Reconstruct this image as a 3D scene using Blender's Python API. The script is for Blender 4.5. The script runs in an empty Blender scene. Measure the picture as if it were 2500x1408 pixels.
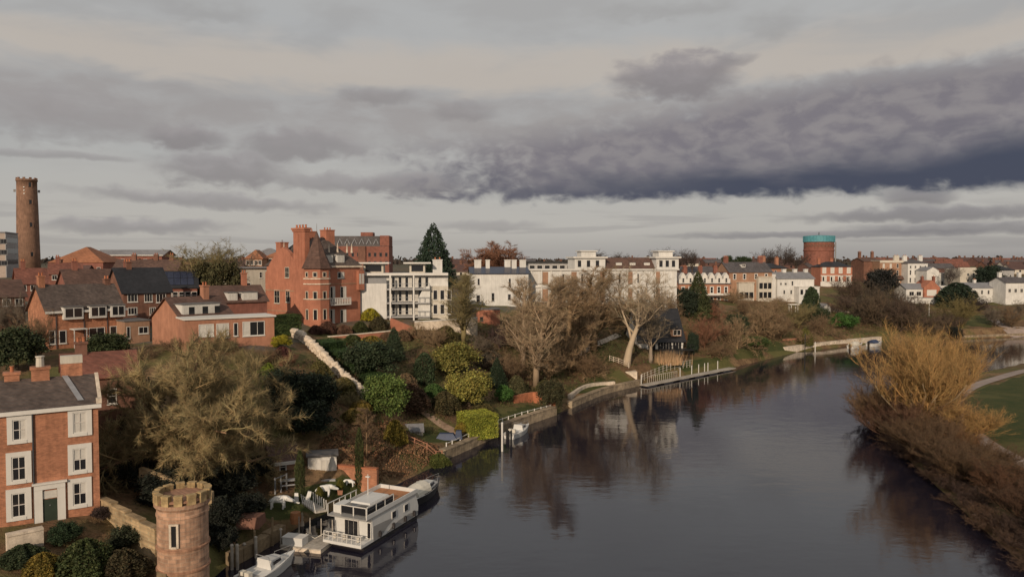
import bpy, bmesh, math, random
import numpy as np
from mathutils import Vector
R = math.radians
rng = random.Random(7)
nrs = np.random.RandomState(11)
scene = bpy.context.scene
col = scene.collection

# ---------------------------------------------------------------- camera
CAM_Z, FOC, PITCH = 25.0, 1800.0, math.atan(68 / 1800)
cam = bpy.data.cameras.new('camera')
cam.sensor_width = 36.0
cam.lens = 36.0 * FOC / 2500
cam.clip_start, cam.clip_end = 1.0, 12000
cam_o = bpy.data.objects.new('camera', cam)
cam_o.location = (0, 0, CAM_Z)
cam_o.rotation_euler = (R(90) - PITCH, 0, 0)
col.objects.link(cam_o)
scene.camera = cam_o

# ---------------------------------------------------------------- colour management
vs = scene.view_settings
vs.view_transform = 'Standard'; vs.look = 'None'; vs.exposure = 0.0; vs.gamma = 1.0
vs.use_curve_mapping = False
scene.cycles.use_denoising = True
scene.cycles.max_bounces = 5
scene.cycles.diffuse_bounces = 2
scene.cycles.glossy_bounces = 3
scene.cycles.sample_clamp_indirect = 4.0

# ---------------------------------------------------------------- small node language
class NT:
    def __init__(s, nt): s.nt = nt; s.n = nt.nodes; s.l = nt.links
    def node(s, t, **kw):
        n = s.n.new(t)
        for k, v in kw.items(): setattr(n, k, v)
        return n
    def put(s, sock, v):
        if isinstance(v, bpy.types.NodeSocket): s.l.new(v, sock)
        else:
            try: sock.default_value = v
            except (TypeError, ValueError): sock.default_value = (*v, 1.0) if len(v) == 3 else v
    def m(s, op, a, b=0.0, c=0.0, clamp=False):
        n = s.node('ShaderNodeMath', operation=op); n.use_clamp = clamp
        s.put(n.inputs[0], a); s.put(n.inputs[1], b); s.put(n.inputs[2], c)
        return n.outputs[0]
    def step(s, v, lo, hi, a=0.0, b=1.0):
        n = s.node('ShaderNodeMapRange', interpolation_type='SMOOTHSTEP')
        s.put(n.inputs[0], v); s.put(n.inputs[1], lo); s.put(n.inputs[2], hi); s.put(n.inputs[3], a); s.put(n.inputs[4], b)
        return n.outputs[0]
    def mix(s, f, a, b, blend='MIX'):
        n = s.node('ShaderNodeMix', data_type='RGBA', blend_type=blend)
        s.put(n.inputs[0], f); s.put(n.inputs[6], a); s.put(n.inputs[7], b)
        return n.outputs[2]
    def noise(s, vec, scale, detail=4, rough=0.55, dist=0.0):
        n = s.node('ShaderNodeTexNoise')
        if vec is not None: s.put(n.inputs['Vector'], vec)
        n.inputs['Scale'].default_value = scale; n.inputs['Detail'].default_value = detail
        n.inputs['Roughness'].default_value = rough; n.inputs['Distortion'].default_value = dist
        return n.outputs[0]
    def xyz(s, a, b, c):
        n = s.node('ShaderNodeCombineXYZ')
        s.put(n.inputs[0], a); s.put(n.inputs[1], b); s.put(n.inputs[2], c)
        return n.outputs[0]

# ---------------------------------------------------------------- world: low winter sun, broken cloud
SUN_EL = R(20.0)
SUN_DIR = Vector((-0.26, -0.966, 0)).normalized() * math.cos(SUN_EL) + Vector((0, 0, math.sin(SUN_EL)))   # towards the sun
world = bpy.data.worlds.new('World'); scene.world = world; world.use_nodes = True
w = NT(world.node_tree); w.n.clear()
out = w.node('ShaderNodeOutputWorld'); bg = w.node('ShaderNodeBackground')
sky = w.node('ShaderNodeTexSky', sky_type='NISHITA'); sky.sun_disc = False
sky.sun_elevation = SUN_EL; sky.sun_rotation = math.atan2(SUN_DIR.x, SUN_DIR.y)
sky.air_density, sky.dust_density = 1.0, 3.0
tc = w.node('ShaderNodeTexCoord'); D = tc.outputs['Generated']
sp = w.node('ShaderNodeSeparateXYZ'); w.put(sp.inputs[0], D)
dx, dy, dz = sp.outputs
el = w.m('MULTIPLY', w.m('ARCSINE', dz), 57.2958)                 # degrees
az = w.m('MULTIPLY', w.m('ARCTAN2', dx, dy), 57.2958)
zz = w.m('ADD', w.m('MAXIMUM', dz, 0.0), 0.10)
plane = w.xyz(w.m('DIVIDE', dx, zz), w.m('DIVIDE', dy, zz), 0.0)  # cloud deck seen in perspective
n_big = w.noise(plane, 0.42, 5, 0.5, 0.3)
n_mid = w.noise(plane, 1.3, 4, 0.55, 0.2)
n_fine = w.noise(w.xyz(w.m('MULTIPLY', az, 0.20), w.m('MULTIPLY', el, 0.50), 3.0), 1.0, 4, 0.55, 0.3)
n_puff = w.noise(w.xyz(w.m('MULTIPLY', az, 0.10), w.m('MULTIPLY', el, 0.30), 9.0), 1.0, 4, 0.55, 0.4)
n_str = w.noise(w.xyz(w.m('MULTIPLY', az, 0.07), w.m('MULTIPLY', el, 1.1), 17.0), 1.0, 4, 0.55, 0.2)
clear = w.mix(1.0, sky.outputs[0], (0.105, 0.105, 0.105), 'MULTIPLY')
thin = w.mix(w.step(el, 0, 12), (0.475, 0.452, 0.415), (0.43, 0.43, 0.425))
c = w.mix(w.step(n_big, 0.30, 0.50, 0.86, 0.97), clear, thin)
# broken grey sheet, everywhere
sheet = w.m('MULTIPLY', w.step(w.m('ADD', n_mid, w.m('MULTIPLY', n_puff, 0.8)), 0.80, 1.05), w.step(el, 4.0, 10.0))
c = w.mix(w.m('MULTIPLY', sheet, 0.30), c, (0.30, 0.285, 0.28))
el_n = w.m('ADD', el, w.m('MULTIPLY', w.m('SUBTRACT', n_puff, 0.5), 5.0))
el_f = w.m('ADD', el, w.m('MULTIPLY', w.m('SUBTRACT', n_fine, 0.5), 3.0))
az_w = w.m('ADD', az, w.m('MULTIPLY', w.m('SUBTRACT', n_fine, 0.5), 7.0))
n_bil = w.noise(w.xyz(w.m('MULTIPLY', az, 0.55), w.m('MULTIPLY', el, 0.95), 5.0), 1.0, 5, 0.50, 0.3)
el_w = w.m('ADD', el, w.m('MULTIPLY', w.m('SUBTRACT', n_bil, 0.5), 3.4))
# belt of warm, lit cloud tops right round at one height, with grey cloud below it
rim = w.m('MULTIPLY', w.step(el_n, 12.2, 13.6), w.step(el_n, 16.6, 14.4))
c = w.mix(w.m('MULTIPLY', rim, 0.80), c, (0.50, 0.45, 0.40))
belt = w.m('MULTIPLY', w.step(el_n, 13.4, 11.6), w.step(el_w, 7.2, 9.6))
c = w.mix(w.m('MULTIPLY', belt, w.step(n_fine, 0.30, 0.62, 0.35, 0.80)), c, (0.325, 0.303, 0.298))
def cloud(px, py, rx, ry, colr, alpha=0.8, soft=0.55, tilt=0.0):
    """one cloud of the broken cover, its edge torn by noise"""
    global c
    a0 = math.atan((px - 1250) / 1800); e0 = math.degrees(math.atan((636 - py) / 1800 * math.cos(a0)))
    ka = math.degrees(rx / 1800 * math.cos(a0) ** 2); ke = math.degrees(ry / 1800 * math.cos(a0)); a0 = math.degrees(a0)
    u = w.m('ADD', w.m('SUBTRACT', az, a0), w.m('MULTIPLY', w.m('SUBTRACT', n_fine, 0.5), min(7.0, ka * 1.1))); v = w.m('ADD', w.m('SUBTRACT', el, e0), w.m('MULTIPLY', w.m('SUBTRACT', n_bil, 0.5), min(3.0, ke * 2.2)))
    if tilt: v = w.m('SUBTRACT', v, w.m('MULTIPLY', u, tilt))
    d = w.m('ADD', w.m('POWER', w.m('ABSOLUTE', w.m('DIVIDE', u, ka)), 2.0), w.m('POWER', w.m('ABSOLUTE', w.m('DIVIDE', v, ke)), 2.0))
    lit = tuple(min(0.40, q * 1.28) for q in colr)      # paler tops, darker bases
    c = w.mix(w.m('MULTIPLY', w.step(d, 1.6, 0.75 - soft), alpha), c, w.mix(w.step(w.m('DIVIDE', v, ke), -0.5, 1.0), colr, lit))
GREYC, MAUVE = (0.245, 0.228, 0.232), (0.215, 0.195, 0.205)
for q in [(520, 35, 120, 34, 0.55), (1640, 28, 170, 26, 0.5), (1880, 60, 70, 40, 0.5)]: cloud(*q[:4], (0.32, 0.312, 0.308), q[4], 0.8)
for q in [(455, 338, 95, 30, 0.85), (560, 415, 190, 44, 0.8), (725, 355, 150, 40, 0.75), (1005, 452, 120, 30, 0.8), (1135, 275, 70, 24, 0.5), (930, 238, 90, 20, 0.5), (820, 450, 110, 24, 0.7), (160, 290, 260, 60, 0.35)]: cloud(*q[:4], GREYC, q[4])
cloud(1660, 195, 155, 52, (0.235, 0.217, 0.225), 0.9, 0.5)
cloud(1790, 150, 50, 16, (0.26, 0.245, 0.25), 0.6, 0.5)
# the heavy blue-grey bank low on the right, flat below and lumpy above; it runs on out of the frame
azm = w.step(w.m('ADD', az, w.m('MULTIPLY', w.m('SUBTRACT', n_bil, 0.5), 22.0)), -12.0, 2.0)
far_end = w.step(az, 95.0, 60.0)
el_b = w.m('ADD', el, w.m('MULTIPLY', w.m('SUBTRACT', n_bil, 0.5), 2.0))
top = w.m('SUBTRACT', el_w, w.step(az, -6.0, 30.0, 0.0, 3.6))
bank = w.m('MULTIPLY', w.m('MULTIPLY', azm, far_end), w.m('MULTIPLY', w.step(el_b, 4.25, 5.25), w.step(top, 10.2, 8.0)))
deep = w.m('MULTIPLY', w.step(w.m('SUBTRACT', el_n, w.step(az, 10.0, 34.0, 0.0, 0.9)), 8.4, 4.8), w.step(az, -24.0, 20.0))
c = w.mix(w.m('MULTIPLY', bank, 0.94), c, w.mix(deep, w.mix(w.step(n_bil, 0.35, 0.65), (0.262, 0.243, 0.252), (0.192, 0.178, 0.202)), (0.043, 0.053, 0.090)))
# long low streaks
for q in [(520, 490, 330, 20, 0.75, 0.05), (330, 552, 250, 20, 0.75, 0.0), (120, 378, 200, 10, 0.6, 0.0), (1190, 552, 140, 14, 0.5, 0.0), (2260, 524, 360, 20, 0.8, 0.0), (2050, 572, 480, 9, 0.7, 0.0), (2330, 556, 300, 13, 0.7, 0.0), (2240, 484, 90, 22, 0.8, 0.0)]:
    cloud(*q[:4], (0.265, 0.25, 0.252) if q[0] < 1500 else (0.195, 0.185, 0.195), q[4], 0.7, -q[5])
streak = w.m('MULTIPLY', w.step(n_str, 0.52, 0.64), w.m('MULTIPLY', w.step(el, 0.3, 1.2), w.step(el_f, 4.4, 3.0)))
c = w.mix(w.m('MULTIPLY', streak, 0.35), c, (0.27, 0.255, 0.255))
low = w.step(el, 2.6, 0.0)
c = w.mix(w.m('MULTIPLY', low, 0.50), c, w.mix(w.step(az, -20, 30), (0.34, 0.32, 0.30), (0.20, 0.19, 0.20)))
w.put(bg.inputs[0], c); bg.inputs[1].default_value = 1.0
w.l.new(bg.outputs[0], out.inputs[0])

sun = bpy.data.lights.new('sun', 'SUN'); sun.energy = 3.35; sun.angle = R(0.5); sun.color = (1.0, 0.82, 0.63)
sun_o = bpy.data.objects.new('sun', sun); col.objects.link(sun_o)
sun_o.rotation_euler = SUN_DIR.to_track_quat('Z', 'Y').to_euler()
sun_o.location = (-60, -60, 120)

# ---------------------------------------------------------------- pixel geometry of the photograph (2500 x 1408)
FW = Vector((0, math.cos(PITCH), -math.sin(PITCH))); UP = Vector((0, math.sin(PITCH), math.cos(PITCH)))
def ray(px, py):
    return FW + Vector((1, 0, 0)) * ((px - 1250) / FOC) + UP * ((704 - py) / FOC)
def at(px, py, Y):
    d = ray(px, py); t = Y / d.y
    return Vector((d.x * t, Y, CAM_Z + d.z * t))
def xat(px, Y, py=760):
    return at(px, py, Y).x

# ---------------------------------------------------------------- terrain
LEFT_BANK = [(-16, -40), (-19, 30), (-19.6, 46), (-21.2, 52), (-23.8, 56), (-23.4, 61), (-21.0, 66), (-19.3, 71), (-16.5, 75.5), (-13.8, 80),
             (-9.3, 89.5), (-7.5, 94), (-2, 105), (6.6, 118.7), (9.5, 124), (17.7, 139), (25.5, 148), (50, 170), (78, 201), (114, 226),
             (143, 234), (168, 242), (220, 250), (300, 255), (520, 262)]
RIGHT_BANK = [(40, -40), (40.5, 48), (42.5, 61), (45, 72), (50, 92), (54, 105), (63, 124), (78, 140), (98, 157), (122, 175), (160, 190), (220, 203), (520, 215)]
def polydist(P, line):
    best = np.full(len(P), 1e9)
    L = np.array(line, float)
    for a, b in zip(L[:-1], L[1:]):
        ab = b - a
        t = np.clip(((P - a) @ ab) / (ab @ ab), 0, 1)
        best = np.minimum(best, np.hypot(*(P - a - t[:, None] * ab).T))
    return best
def inside(P, poly):
    poly = np.array(poly, float); r = np.zeros(len(P), bool)
    x, y = P[:, 0], P[:, 1]
    j = len(poly) - 1
    for i in range(len(poly)):
        xi, yi = poly[i]; xj, yj = poly[j]
        c = ((yi > y) != (yj > y)) & (x < (xj - xi) * (y - yi) / (yj - yi + 1e-12) + xi)
        r ^= c; j = i
    return r
RIVER = LEFT_BANK + RIGHT_BANK[::-1]
CP = []
def cpx(px, Y, z): CP.append((xat(px, Y), Y, z))
for a in [(245, 58, 5), (0, 54, 5), (-300, 60, 6), (150, 66, 5.6), (100, 50, 3.4), (200, 50, 3.0), (350, 55, 2.8), (447, 52, 1.6), (560, 60, 1.2),
          (680, 69.5, 1.4), (790, 73.5, 1.5), (470, 69, 4.0), (350, 74, 6.0), (590, 72, 2.6), (150, 80, 9.0), (250, 92, 11.6), (785, 77, 2.4), (880, 77, 1.9),
          (118, 104, 12.3), (300, 112, 12.4), (447, 98, 13.2), (600, 100, 13.2), (668, 104, 13.2), (560, 84, 8.5), (640, 90, 9.0), (850, 82, 4.6), (800, 88, 6.5),
          (715, 113, 13.0), (905, 96, 6.4), (820, 104, 9.6), (940, 89, 3.0), (1005, 94, 2.5), (1060, 99, 1.6), (1165, 99, 1.5), (945, 97, 5.0),
          (1145, 111, 3.5), (1230, 116, 2.4), (1270, 113, 1.4), (1300, 121, 1.6), (1305, 131, 2.6), (1110, 122, 7.0), (1035, 116, 6.2), (1130, 137, 9.6),
          (1000, 137, 10.6), (900, 128, 9.8), (800, 125, 11.4), (760, 138, 13.1), (880, 150, 13.2), (900, 149, 13.7), (980, 149, 13.7), (1070, 149, 13.5), (1100, 165, 12.9), (1200, 185, 13.8),
          (1300, 160, 9.5), (1300, 145, 6.0), (1400, 190, 13.3), (1550, 198, 13.2), (1450, 158, 6.0), (1420, 143, 1.6), (1530, 152, 3.4), (1610, 172, 4.2), (1560, 170, 5.5),
          (1700, 169, 2.6), (1650, 200, 10.0), (1900, 204, 3.0), (1850, 225, 7.5), (1750, 258, 11.4), (1940, 268, 10.1), (2040, 325, 14.0), (2000, 430, 18.5),
          (2160, 345, 14.4), (2250, 298, 8.6), (2400, 298, 9.2), (2480, 290, 9.0), (2400, 248, 3.6), (2500, 250, 3.0), (2080, 258, 7.0), (2200, 255, 5.0), (2100, 232, 3.0),
          (-200, 110, 13), (-100, 150, 15), (100, 150, 15.5), (400, 150, 15.5), (650, 150, 14.5), (100, 250, 18), (600, 250, 17.5), (1100, 260, 16.5), (1600, 300, 15.5),
          (0, 330, 20), (600, 400, 19.5), (1250, 420, 19), (2400, 420, 17), (1250, 700, 20), (0, 700, 21), (2500, 700, 20.5), (2900, 300, 12), (3300, 420, 17)]:
    cpx(*a)
CP += [(-90, 40, 9), (-70, 20, 6), (-40, 20, 3), (300, 300, 8), (450, 330, 12), (500, 290, 6)]
CP = np.array(CP)
def kern(r): return r
A = np.sqrt(((CP[:, None, :2] - CP[None, :, :2]) ** 2).sum(-1))
NCP = len(CP)
M = np.zeros((NCP + 1, NCP + 1)); M[:NCP, :NCP] = kern(A); M[:NCP, NCP] = 1; M[NCP, :NCP] = 1
WCP = np.linalg.solve(M, np.append(CP[:, 2], 0))
def height(P):
    P = np.atleast_2d(np.array(P, float))
    r = np.sqrt(((P[:, None, :] - CP[None, :, :2]) ** 2).sum(-1))
    z = r @ WCP[:NCP] + WCP[NCP]
    far = np.clip((np.hypot(P[:, 0], P[:, 1]) - 600) / 300, 0, 1)
    z = z * (1 - far) + (20.2 + 0.8 * np.sin(P[:, 0] / 330) * np.cos(P[:, 1] / 410)) * far
    dl, dr = polydist(P, LEFT_BANK), polydist(P, RIGHT_BANK)
    d = np.minimum(dl, dr); ins = inside(P, RIVER)
    z = np.where((dr < dl), 1.0 + np.clip(d * 0.03, 0, 0.9), z)
    z = np.where((dr < dl) & (P[:, 0] > 60) & (d > 40), 1.9, z)
    z = np.maximum(z, 0.7)
    z = np.minimum(z, 0.05 + d * 0.9 + 0.10 * d * d)
    return np.where(ins, np.maximum(-2.0, -0.7 * d), z)
def gz(x, y): return float(height([(x, y)])[0])
def ground(px, py):
    """first point where the sight line through a pixel meets the land or the water"""
    d = ray(px, py); ys = np.concatenate([np.arange(30, 300, 0.4), np.arange(300, 1200, 3)])
    t = ys / d.y
    P = np.stack([d.x * t, ys], 1); zr = CAM_Z + d.z * t
    zt = np.maximum(height(P), 0.0)
    hit = np.nonzero(zr <= zt)[0]
    k = hit[0] if len(hit) else len(ys) - 1
    return Vector((P[k, 0], P[k, 1], zt[k]))

# ---------------------------------------------------------------- materials (all procedural)
MATS = {}
def mat(name, c, rough=0.8, var=0.18, scale=1.2, bump=0.0, bscale=20.0, spec=0.3, objcol=False, island=0.0, brick=None, metal=0.0, tint=None, streak=0.0, cyl=0.0):
    if name in MATS: return MATS[name]
    m = bpy.data.materials.new(name); m.use_nodes = True
    g = NT(m.node_tree); p = g.n['Principled BSDF']
    p.inputs['Roughness'].default_value = rough; p.inputs['Metallic'].default_value = metal
    p.inputs['Specular IOR Level'].default_value = spec
    tcn = g.node('ShaderNodeTexCoord'); oc = tcn.outputs['Object']
    if objcol:
        oi = g.node('ShaderNodeObjectInfo'); cc = oi.outputs['Color']
    else:
        cc = g.mix(0.0, c, c)
    hgt = None
    if brick:
        s = g.node('ShaderNodeSeparateXYZ'); g.put(s.inputs[0], oc)
        v = g.xyz(g.m('MULTIPLY', g.m('ARCTAN2', s.outputs[1], s.outputs[0]), cyl) if cyl else g.m('ADD', s.outputs[0], s.outputs[1]), s.outputs[2], 0.0)
        b = g.node('ShaderNodeTexBrick'); g.put(b.inputs['Vector'], v)
        b.inputs['Scale'].default_value = 1.0
        b.inputs['Brick Width'].default_value = brick[0]; b.inputs['Row Height'].default_value = brick[1]
        b.inputs['Mortar Size'].default_value = brick[1] * 0.09; b.inputs['Bias'].default_value = -0.1
        k = brick[2] if len(brick) > 2 else 0.75
        b.inputs['Color1'].default_value = (1.18, 1.14, 1.1, 1); b.inputs['Color2'].default_value = (k, k * 0.97, k * 0.95, 1)
        b.inputs['Mortar'].default_value = (0.9, 1.0, 1.05, 1)
        cc = g.mix(0.9, cc, b.outputs[0], 'MULTIPLY'); hgt = b.outputs[1]
    if var:
        n1 = g.noise(oc, scale, 6, 0.6)
        f = g.step(n1, 0.25, 0.75, 1 - var, 1 + var)
        n2 = g.noise(oc, scale * 0.17, 3, 0.5)
        f = g.m('MULTIPLY', f, g.step(n2, 0.3, 0.7, 1 - var * 0.6, 1 + var * 0.6))
        if streak:
            s2 = g.node('ShaderNodeSeparateXYZ'); g.put(s2.inputs[0], oc)
            n3 = g.noise(g.xyz(g.m('MULTIPLY', g.m('ADD', s2.outputs[0], s2.outputs[1]), 3.0), g.m('MULTIPLY', s2.outputs[2], 0.35), 0.0), 1.0, 5, 0.6)
            f = g.m('MULTIPLY', f, g.step(n3, 0.35, 0.62, 1 - streak, 1.0))
        cc = g.mix(1.0, cc, g.xyz(f, f, f), 'MULTIPLY')
    if island:
        ge = g.node('ShaderNodeNewGeometry'); r = ge.outputs['Random Per Island']
        f = g.m('ADD', g.m('MULTIPLY', r, 2 * island), 1 - island)
        warm = g.m('ADD', g.m('MULTIPLY', g.m('FRACT', g.m('MULTIPLY', r, 17.3)), island * 0.7), 1 - island * 0.35)
        cc = g.mix(1.0, cc, g.xyz(g.m('MULTIPLY', f, warm), f, f), 'MULTIPLY')
    g.put(p.inputs['Base Color'], cc)
    if bump:
        bn = g.node('ShaderNodeBump'); bn.inputs['Strength'].default_value = bump; bn.inputs['Distance'].default_value = 0.05
        g.put(bn.inputs['Height'], hgt if hgt is not None else g.noise(oc, bscale, 4))
        g.l.new(bn.outputs[0], p.inputs['Normal'])
    MATS[name] = m
    return m
M = lambda k: MATS[k]
mat('brick_orange', (0.38, 0.170, 0.098), 0.85, 0.20, 1.5, brick=(0.225, 0.075), bump=0.3, streak=0.15)
mat('brick_red', (0.22, 0.088, 0.062), 0.85, 0.18, 0.8, streak=0.15)
mat('brick_mansion', (0.375, 0.150, 0.092), 0.85, 0.14, 0.8, streak=0.12)
mat('brick_brown', (0.18, 0.088, 0.060), 0.85, 0.2, 0.8, streak=0.2)
mat('brick_tower', (0.235, 0.135, 0.09), 0.85, 0.2, 0.5, streak=0.3)
mat('far_brick', (0.125, 0.065, 0.052), 0.9, 0.2)
mat('far_tile', (0.085, 0.050, 0.044), 0.9, 0.2)
mat('brick_tan', (0.33, 0.19, 0.12), 0.85, 0.16, 0.8, streak=0.12)
mat('brick_pink', (0.36, 0.17, 0.105), 0.85, 0.14, 0.8, streak=0.12)
mat('sandstone', (0.44, 0.27, 0.18), 0.9, 0.22, 1.6, brick=(0.60, 0.27, 0.62), bump=0.6, streak=0.25, cyl=1.7)
mat('sandstone_plain', (0.34, 0.185, 0.115), 0.9, 0.22, 2.0, bump=0.4, streak=0.3)
mat('lichen_stone', (0.34, 0.24, 0.12), 0.95, 0.35, 3.0, bump=0.5)
mat('rubble', (0.36, 0.26, 0.15), 0.95, 0.35, 1.2, bump=0.6, bscale=6, brick=(0.5, 0.22, 0.6))
mat('quay_stone', (0.32, 0.25, 0.17), 0.95, 0.3, 0.8, bump=0.5, bscale=6, brick=(0.7, 0.3, 0.7), streak=0.35)
mat('pale_stone', (0.55, 0.46, 0.36), 0.95, 0.25, 1.5, bump=0.6, bscale=7)
mat('white_paint', (0.60, 0.57, 0.52), 0.6, 0.06, 0.6, streak=0.05)
mat('white_render', (0.60, 0.58, 0.54), 0.85, 0.10, 0.5, streak=0.13)
mat('cream_render', (0.52, 0.47, 0.39), 0.85, 0.10, 0.5, streak=0.13)
mat('grey_render', (0.34, 0.33, 0.32), 0.8, 0.12, 0.5, streak=0.1)
mat('slate', (0.085, 0.075, 0.075), 0.6, 0.30, 2.0, brick=(0.3, 0.2, 0.7), bump=0.3)
mat('slate_brown', (0.088, 0.066, 0.056), 0.75, 0.30, 2.0, brick=(0.3, 0.2, 0.7), bump=0.3)
mat('slate_dark', (0.022, 0.022, 0.025), 0.6, 0.25, 2.0, bump=0.2)
mat('tile_brown', (0.10, 0.058, 0.045), 0.85, 0.25, 1.5, brick=(0.35, 0.25, 0.75), bump=0.3)
mat('tile_red', (0.17, 0.068, 0.048), 0.85, 0.25, 1.5, brick=(0.35, 0.25, 0.75), bump=0.3)
mat('tile_orange', (0.30, 0.125, 0.065), 0.85, 0.2, 1.0, streak=0.15)
mat('roof_grey', (0.20, 0.195, 0.20), 0.7, 0.14, 1.0)
mat('roof_felt', (0.13, 0.12, 0.115), 0.9, 0.2, 0.8)
mat('solar', (0.018, 0.022, 0.045), 0.25, 0.1, 1.0, spec=0.5)
mat('glass', (0.018, 0.018, 0.02), 0.12, 0, spec=0.5)
mat('curtain', (0.50, 0.47, 0.42), 0.8, 0.1, 3.0)
mat('door_green', (0.028, 0.040, 0.028), 0.5, 0.1)
mat('black_paint', (0.018, 0.018, 0.018), 0.5, 0.1)
mat('grey_metal', (0.22, 0.22, 0.22), 0.5, 0.1)
mat('dark_metal', (0.05, 0.05, 0.055), 0.5, 0.1)
mat('lead', (0.25, 0.25, 0.26), 0.6, 0.15)
mat('turquoise', (0.085, 0.27, 0.31), 0.55, 0.12, 0.5, streak=0.2)
mat('wood_old', (0.20, 0.145, 0.085), 0.9, 0.3, 2.5, bump=0.4)
mat('wood_grey', (0.36, 0.32, 0.27), 0.9, 0.25, 2.5, bump=0.3)
mat('wood_orange', (0.34, 0.15, 0.065), 0.75, 0.15, 1.5)
mat('terracotta', (0.38, 0.14, 0.07), 0.9, 0.2)
mat('hull_white', (0.60, 0.585, 0.55), 0.35, 0.05, 0.8, spec=0.5, streak=0.06)
mat('hull_grey', (0.27, 0.26, 0.245), 0.4, 0.06, spec=0.5)
mat('hull_dark', (0.022, 0.018, 0.018), 0.4, 0.1, spec=0.5)
mat('canvas', (0.55, 0.51, 0.43), 0.9, 0.1, 2.0)
mat('tarp_blue', (0.03, 0.045, 0.09), 0.5, 0.15, 2.0)
mat('statue_white', (0.72, 0.70, 0.65), 0.6, 0.05)
mat('bark', (0.155, 0.105, 0.065), 0.95, 0.3, 2.0, bump=0.5, bscale=12, objcol=True)
mat('twigs', (0.1, 0.08, 0.05), 0.95, 0.28, 5.0, objcol=True, island=0.35)
mat('leaf', (0.05, 0.07, 0.03), 0.75, 0.38, 5.0, objcol=True, island=0.40, spec=0.2)
mat('path_mat', (0.27, 0.215, 0.185), 0.95, 0.15, 0.7, bump=0.2)
mat('earth_path', (0.30, 0.205, 0.14), 0.95, 0.25, 0.9, bump=0.3)
mat('scrub', (0.12, 0.075, 0.04), 0.95, 0.0, island=0.45)

# ---------------------------------------------------------------- mesh helpers
class MB:
    def __init__(s): s.v, s.f = [], []
    def add(s, vs, fs):
        o = len(s.v); s.v += [tuple(p) for p in vs]; s.f += [tuple(i + o for i in q) for q in fs]
        return s
    def box(s, x0, y0, z0, x1, y1, z1):
        return s.add([(x0, y0, z0), (x1, y0, z0), (x1, y1, z0), (x0, y1, z0), (x0, y0, z1), (x1, y0, z1), (x1, y1, z1), (x0, y1, z1)],
                     [(0, 3, 2, 1), (4, 5, 6, 7), (0, 1, 5, 4), (1, 2, 6, 5), (2, 3, 7, 6), (3, 0, 4, 7)])
    def frus(s, c, a, b, z0, z1, k=1.0):      # box tapering by k
        cx, cy = c
        return s.add([(cx + i * a, cy + j * b, z0) for i, j in ((-1, -1), (1, -1), (1, 1), (-1, 1))] +
                     [(cx + i * a * k, cy + j * b * k, z1) for i, j in ((-1, -1), (1, -1), (1, 1), (-1, 1))],
                     [(0, 3, 2, 1), (4, 5, 6, 7), (0, 1, 5, 4), (1, 2, 6, 5), (2, 3, 7, 6), (3, 0, 4, 7)])
    def prism(s, poly, d):                     # polygon (3-D points) swept along d
        k = len(poly); d = Vector(d)
        vs = [Vector(p) for p in poly]; vs = vs + [p + d for p in vs]
        return s.add(vs, [tuple(range(k - 1, -1, -1)), tuple(range(k, 2 * k))] + [(i, (i + 1) % k, k + (i + 1) % k, k + i) for i in range(k)])
    def lathe(s, prof, n=24, c=(0, 0), a0=0.0):
        vs, fs = [], []
        for r, z in prof:
            vs += [(c[0] + r * math.cos(a0 + 2 * math.pi * i / n), c[1] + r * math.sin(a0 + 2 * math.pi * i / n), z) for i in range(n)]
        for j in range(len(prof) - 1):
            fs += [(j * n + i, j * n + (i + 1) % n, (j + 1) * n + (i + 1) % n, (j + 1) * n + i) for i in range(n)]
        fs += [tuple(range(n - 1, -1, -1)), tuple(range((len(prof) - 1) * n, len(prof) * n))]
        return s.add(vs, fs)
    def tube(s, pts, r0, r1=None, n=6):
        pts = [Vector(p) for p in pts]; r1 = r0 if r1 is None else r1
        vs, fs = [], []
        for k, p in enumerate(pts):
            d = (pts[min(k + 1, len(pts) - 1)] - pts[max(k - 1, 0)]).normalized()
            u = d.orthogonal().normalized(); v = d.cross(u)
            r = r0 + (r1 - r0) * k / max(1, len(pts) - 1)
            vs += [p + (u * math.cos(6.28319 * i / n) + v * math.sin(6.28319 * i / n)) * r for i in range(n)]
        for j in range(len(pts) - 1):
            fs += [(j * n + i, j * n + (i + 1) % n, (j + 1) * n + (i + 1) % n, (j + 1) * n + i) for i in range(n)]
        fs += [tuple(range(n - 1, -1, -1)), tuple(range((len(pts) - 1) * n, len(pts) * n))]
        return s.add(vs, fs)
    def mesh(s, name, m, smooth=False):
        me = bpy.data.meshes.new(name); me.from_pydata(s.v, [], s.f); me.update()
        if m: me.materials.append(MATS[m] if isinstance(m, str) else m)
        if smooth: me.polygons.foreach_set('use_smooth', [True] * len(me.polygons))
        return me
    def build(s, name, m, parent=None, smooth=False):
        return link(name, s.mesh(name, m, smooth), parent)
def link(name, me, parent=None):
    o = bpy.data.objects.new(name, me); col.objects.link(o)
    if parent is not None: o.parent = parent
    return o
def tag(o, label=None, cat=None, group=None, kind=None):
    if label: o['label'] = label
    if cat: o['category'] = cat
    if group: o['group'] = group
    if kind: o['kind'] = kind
    return o
def empty(name, loc=(0, 0, 0), rz=0.0, label=None, cat=None, group=None):
    o = bpy.data.objects.new(name, None); o.empty_display_size = 0.3
    col.objects.link(o); o.location = loc; o.rotation_euler = (0, 0, rz)
    return tag(o, label, cat, group)
def box(name, m, b, parent=None): return MB().box(*b).build(name, m, parent)

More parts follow.
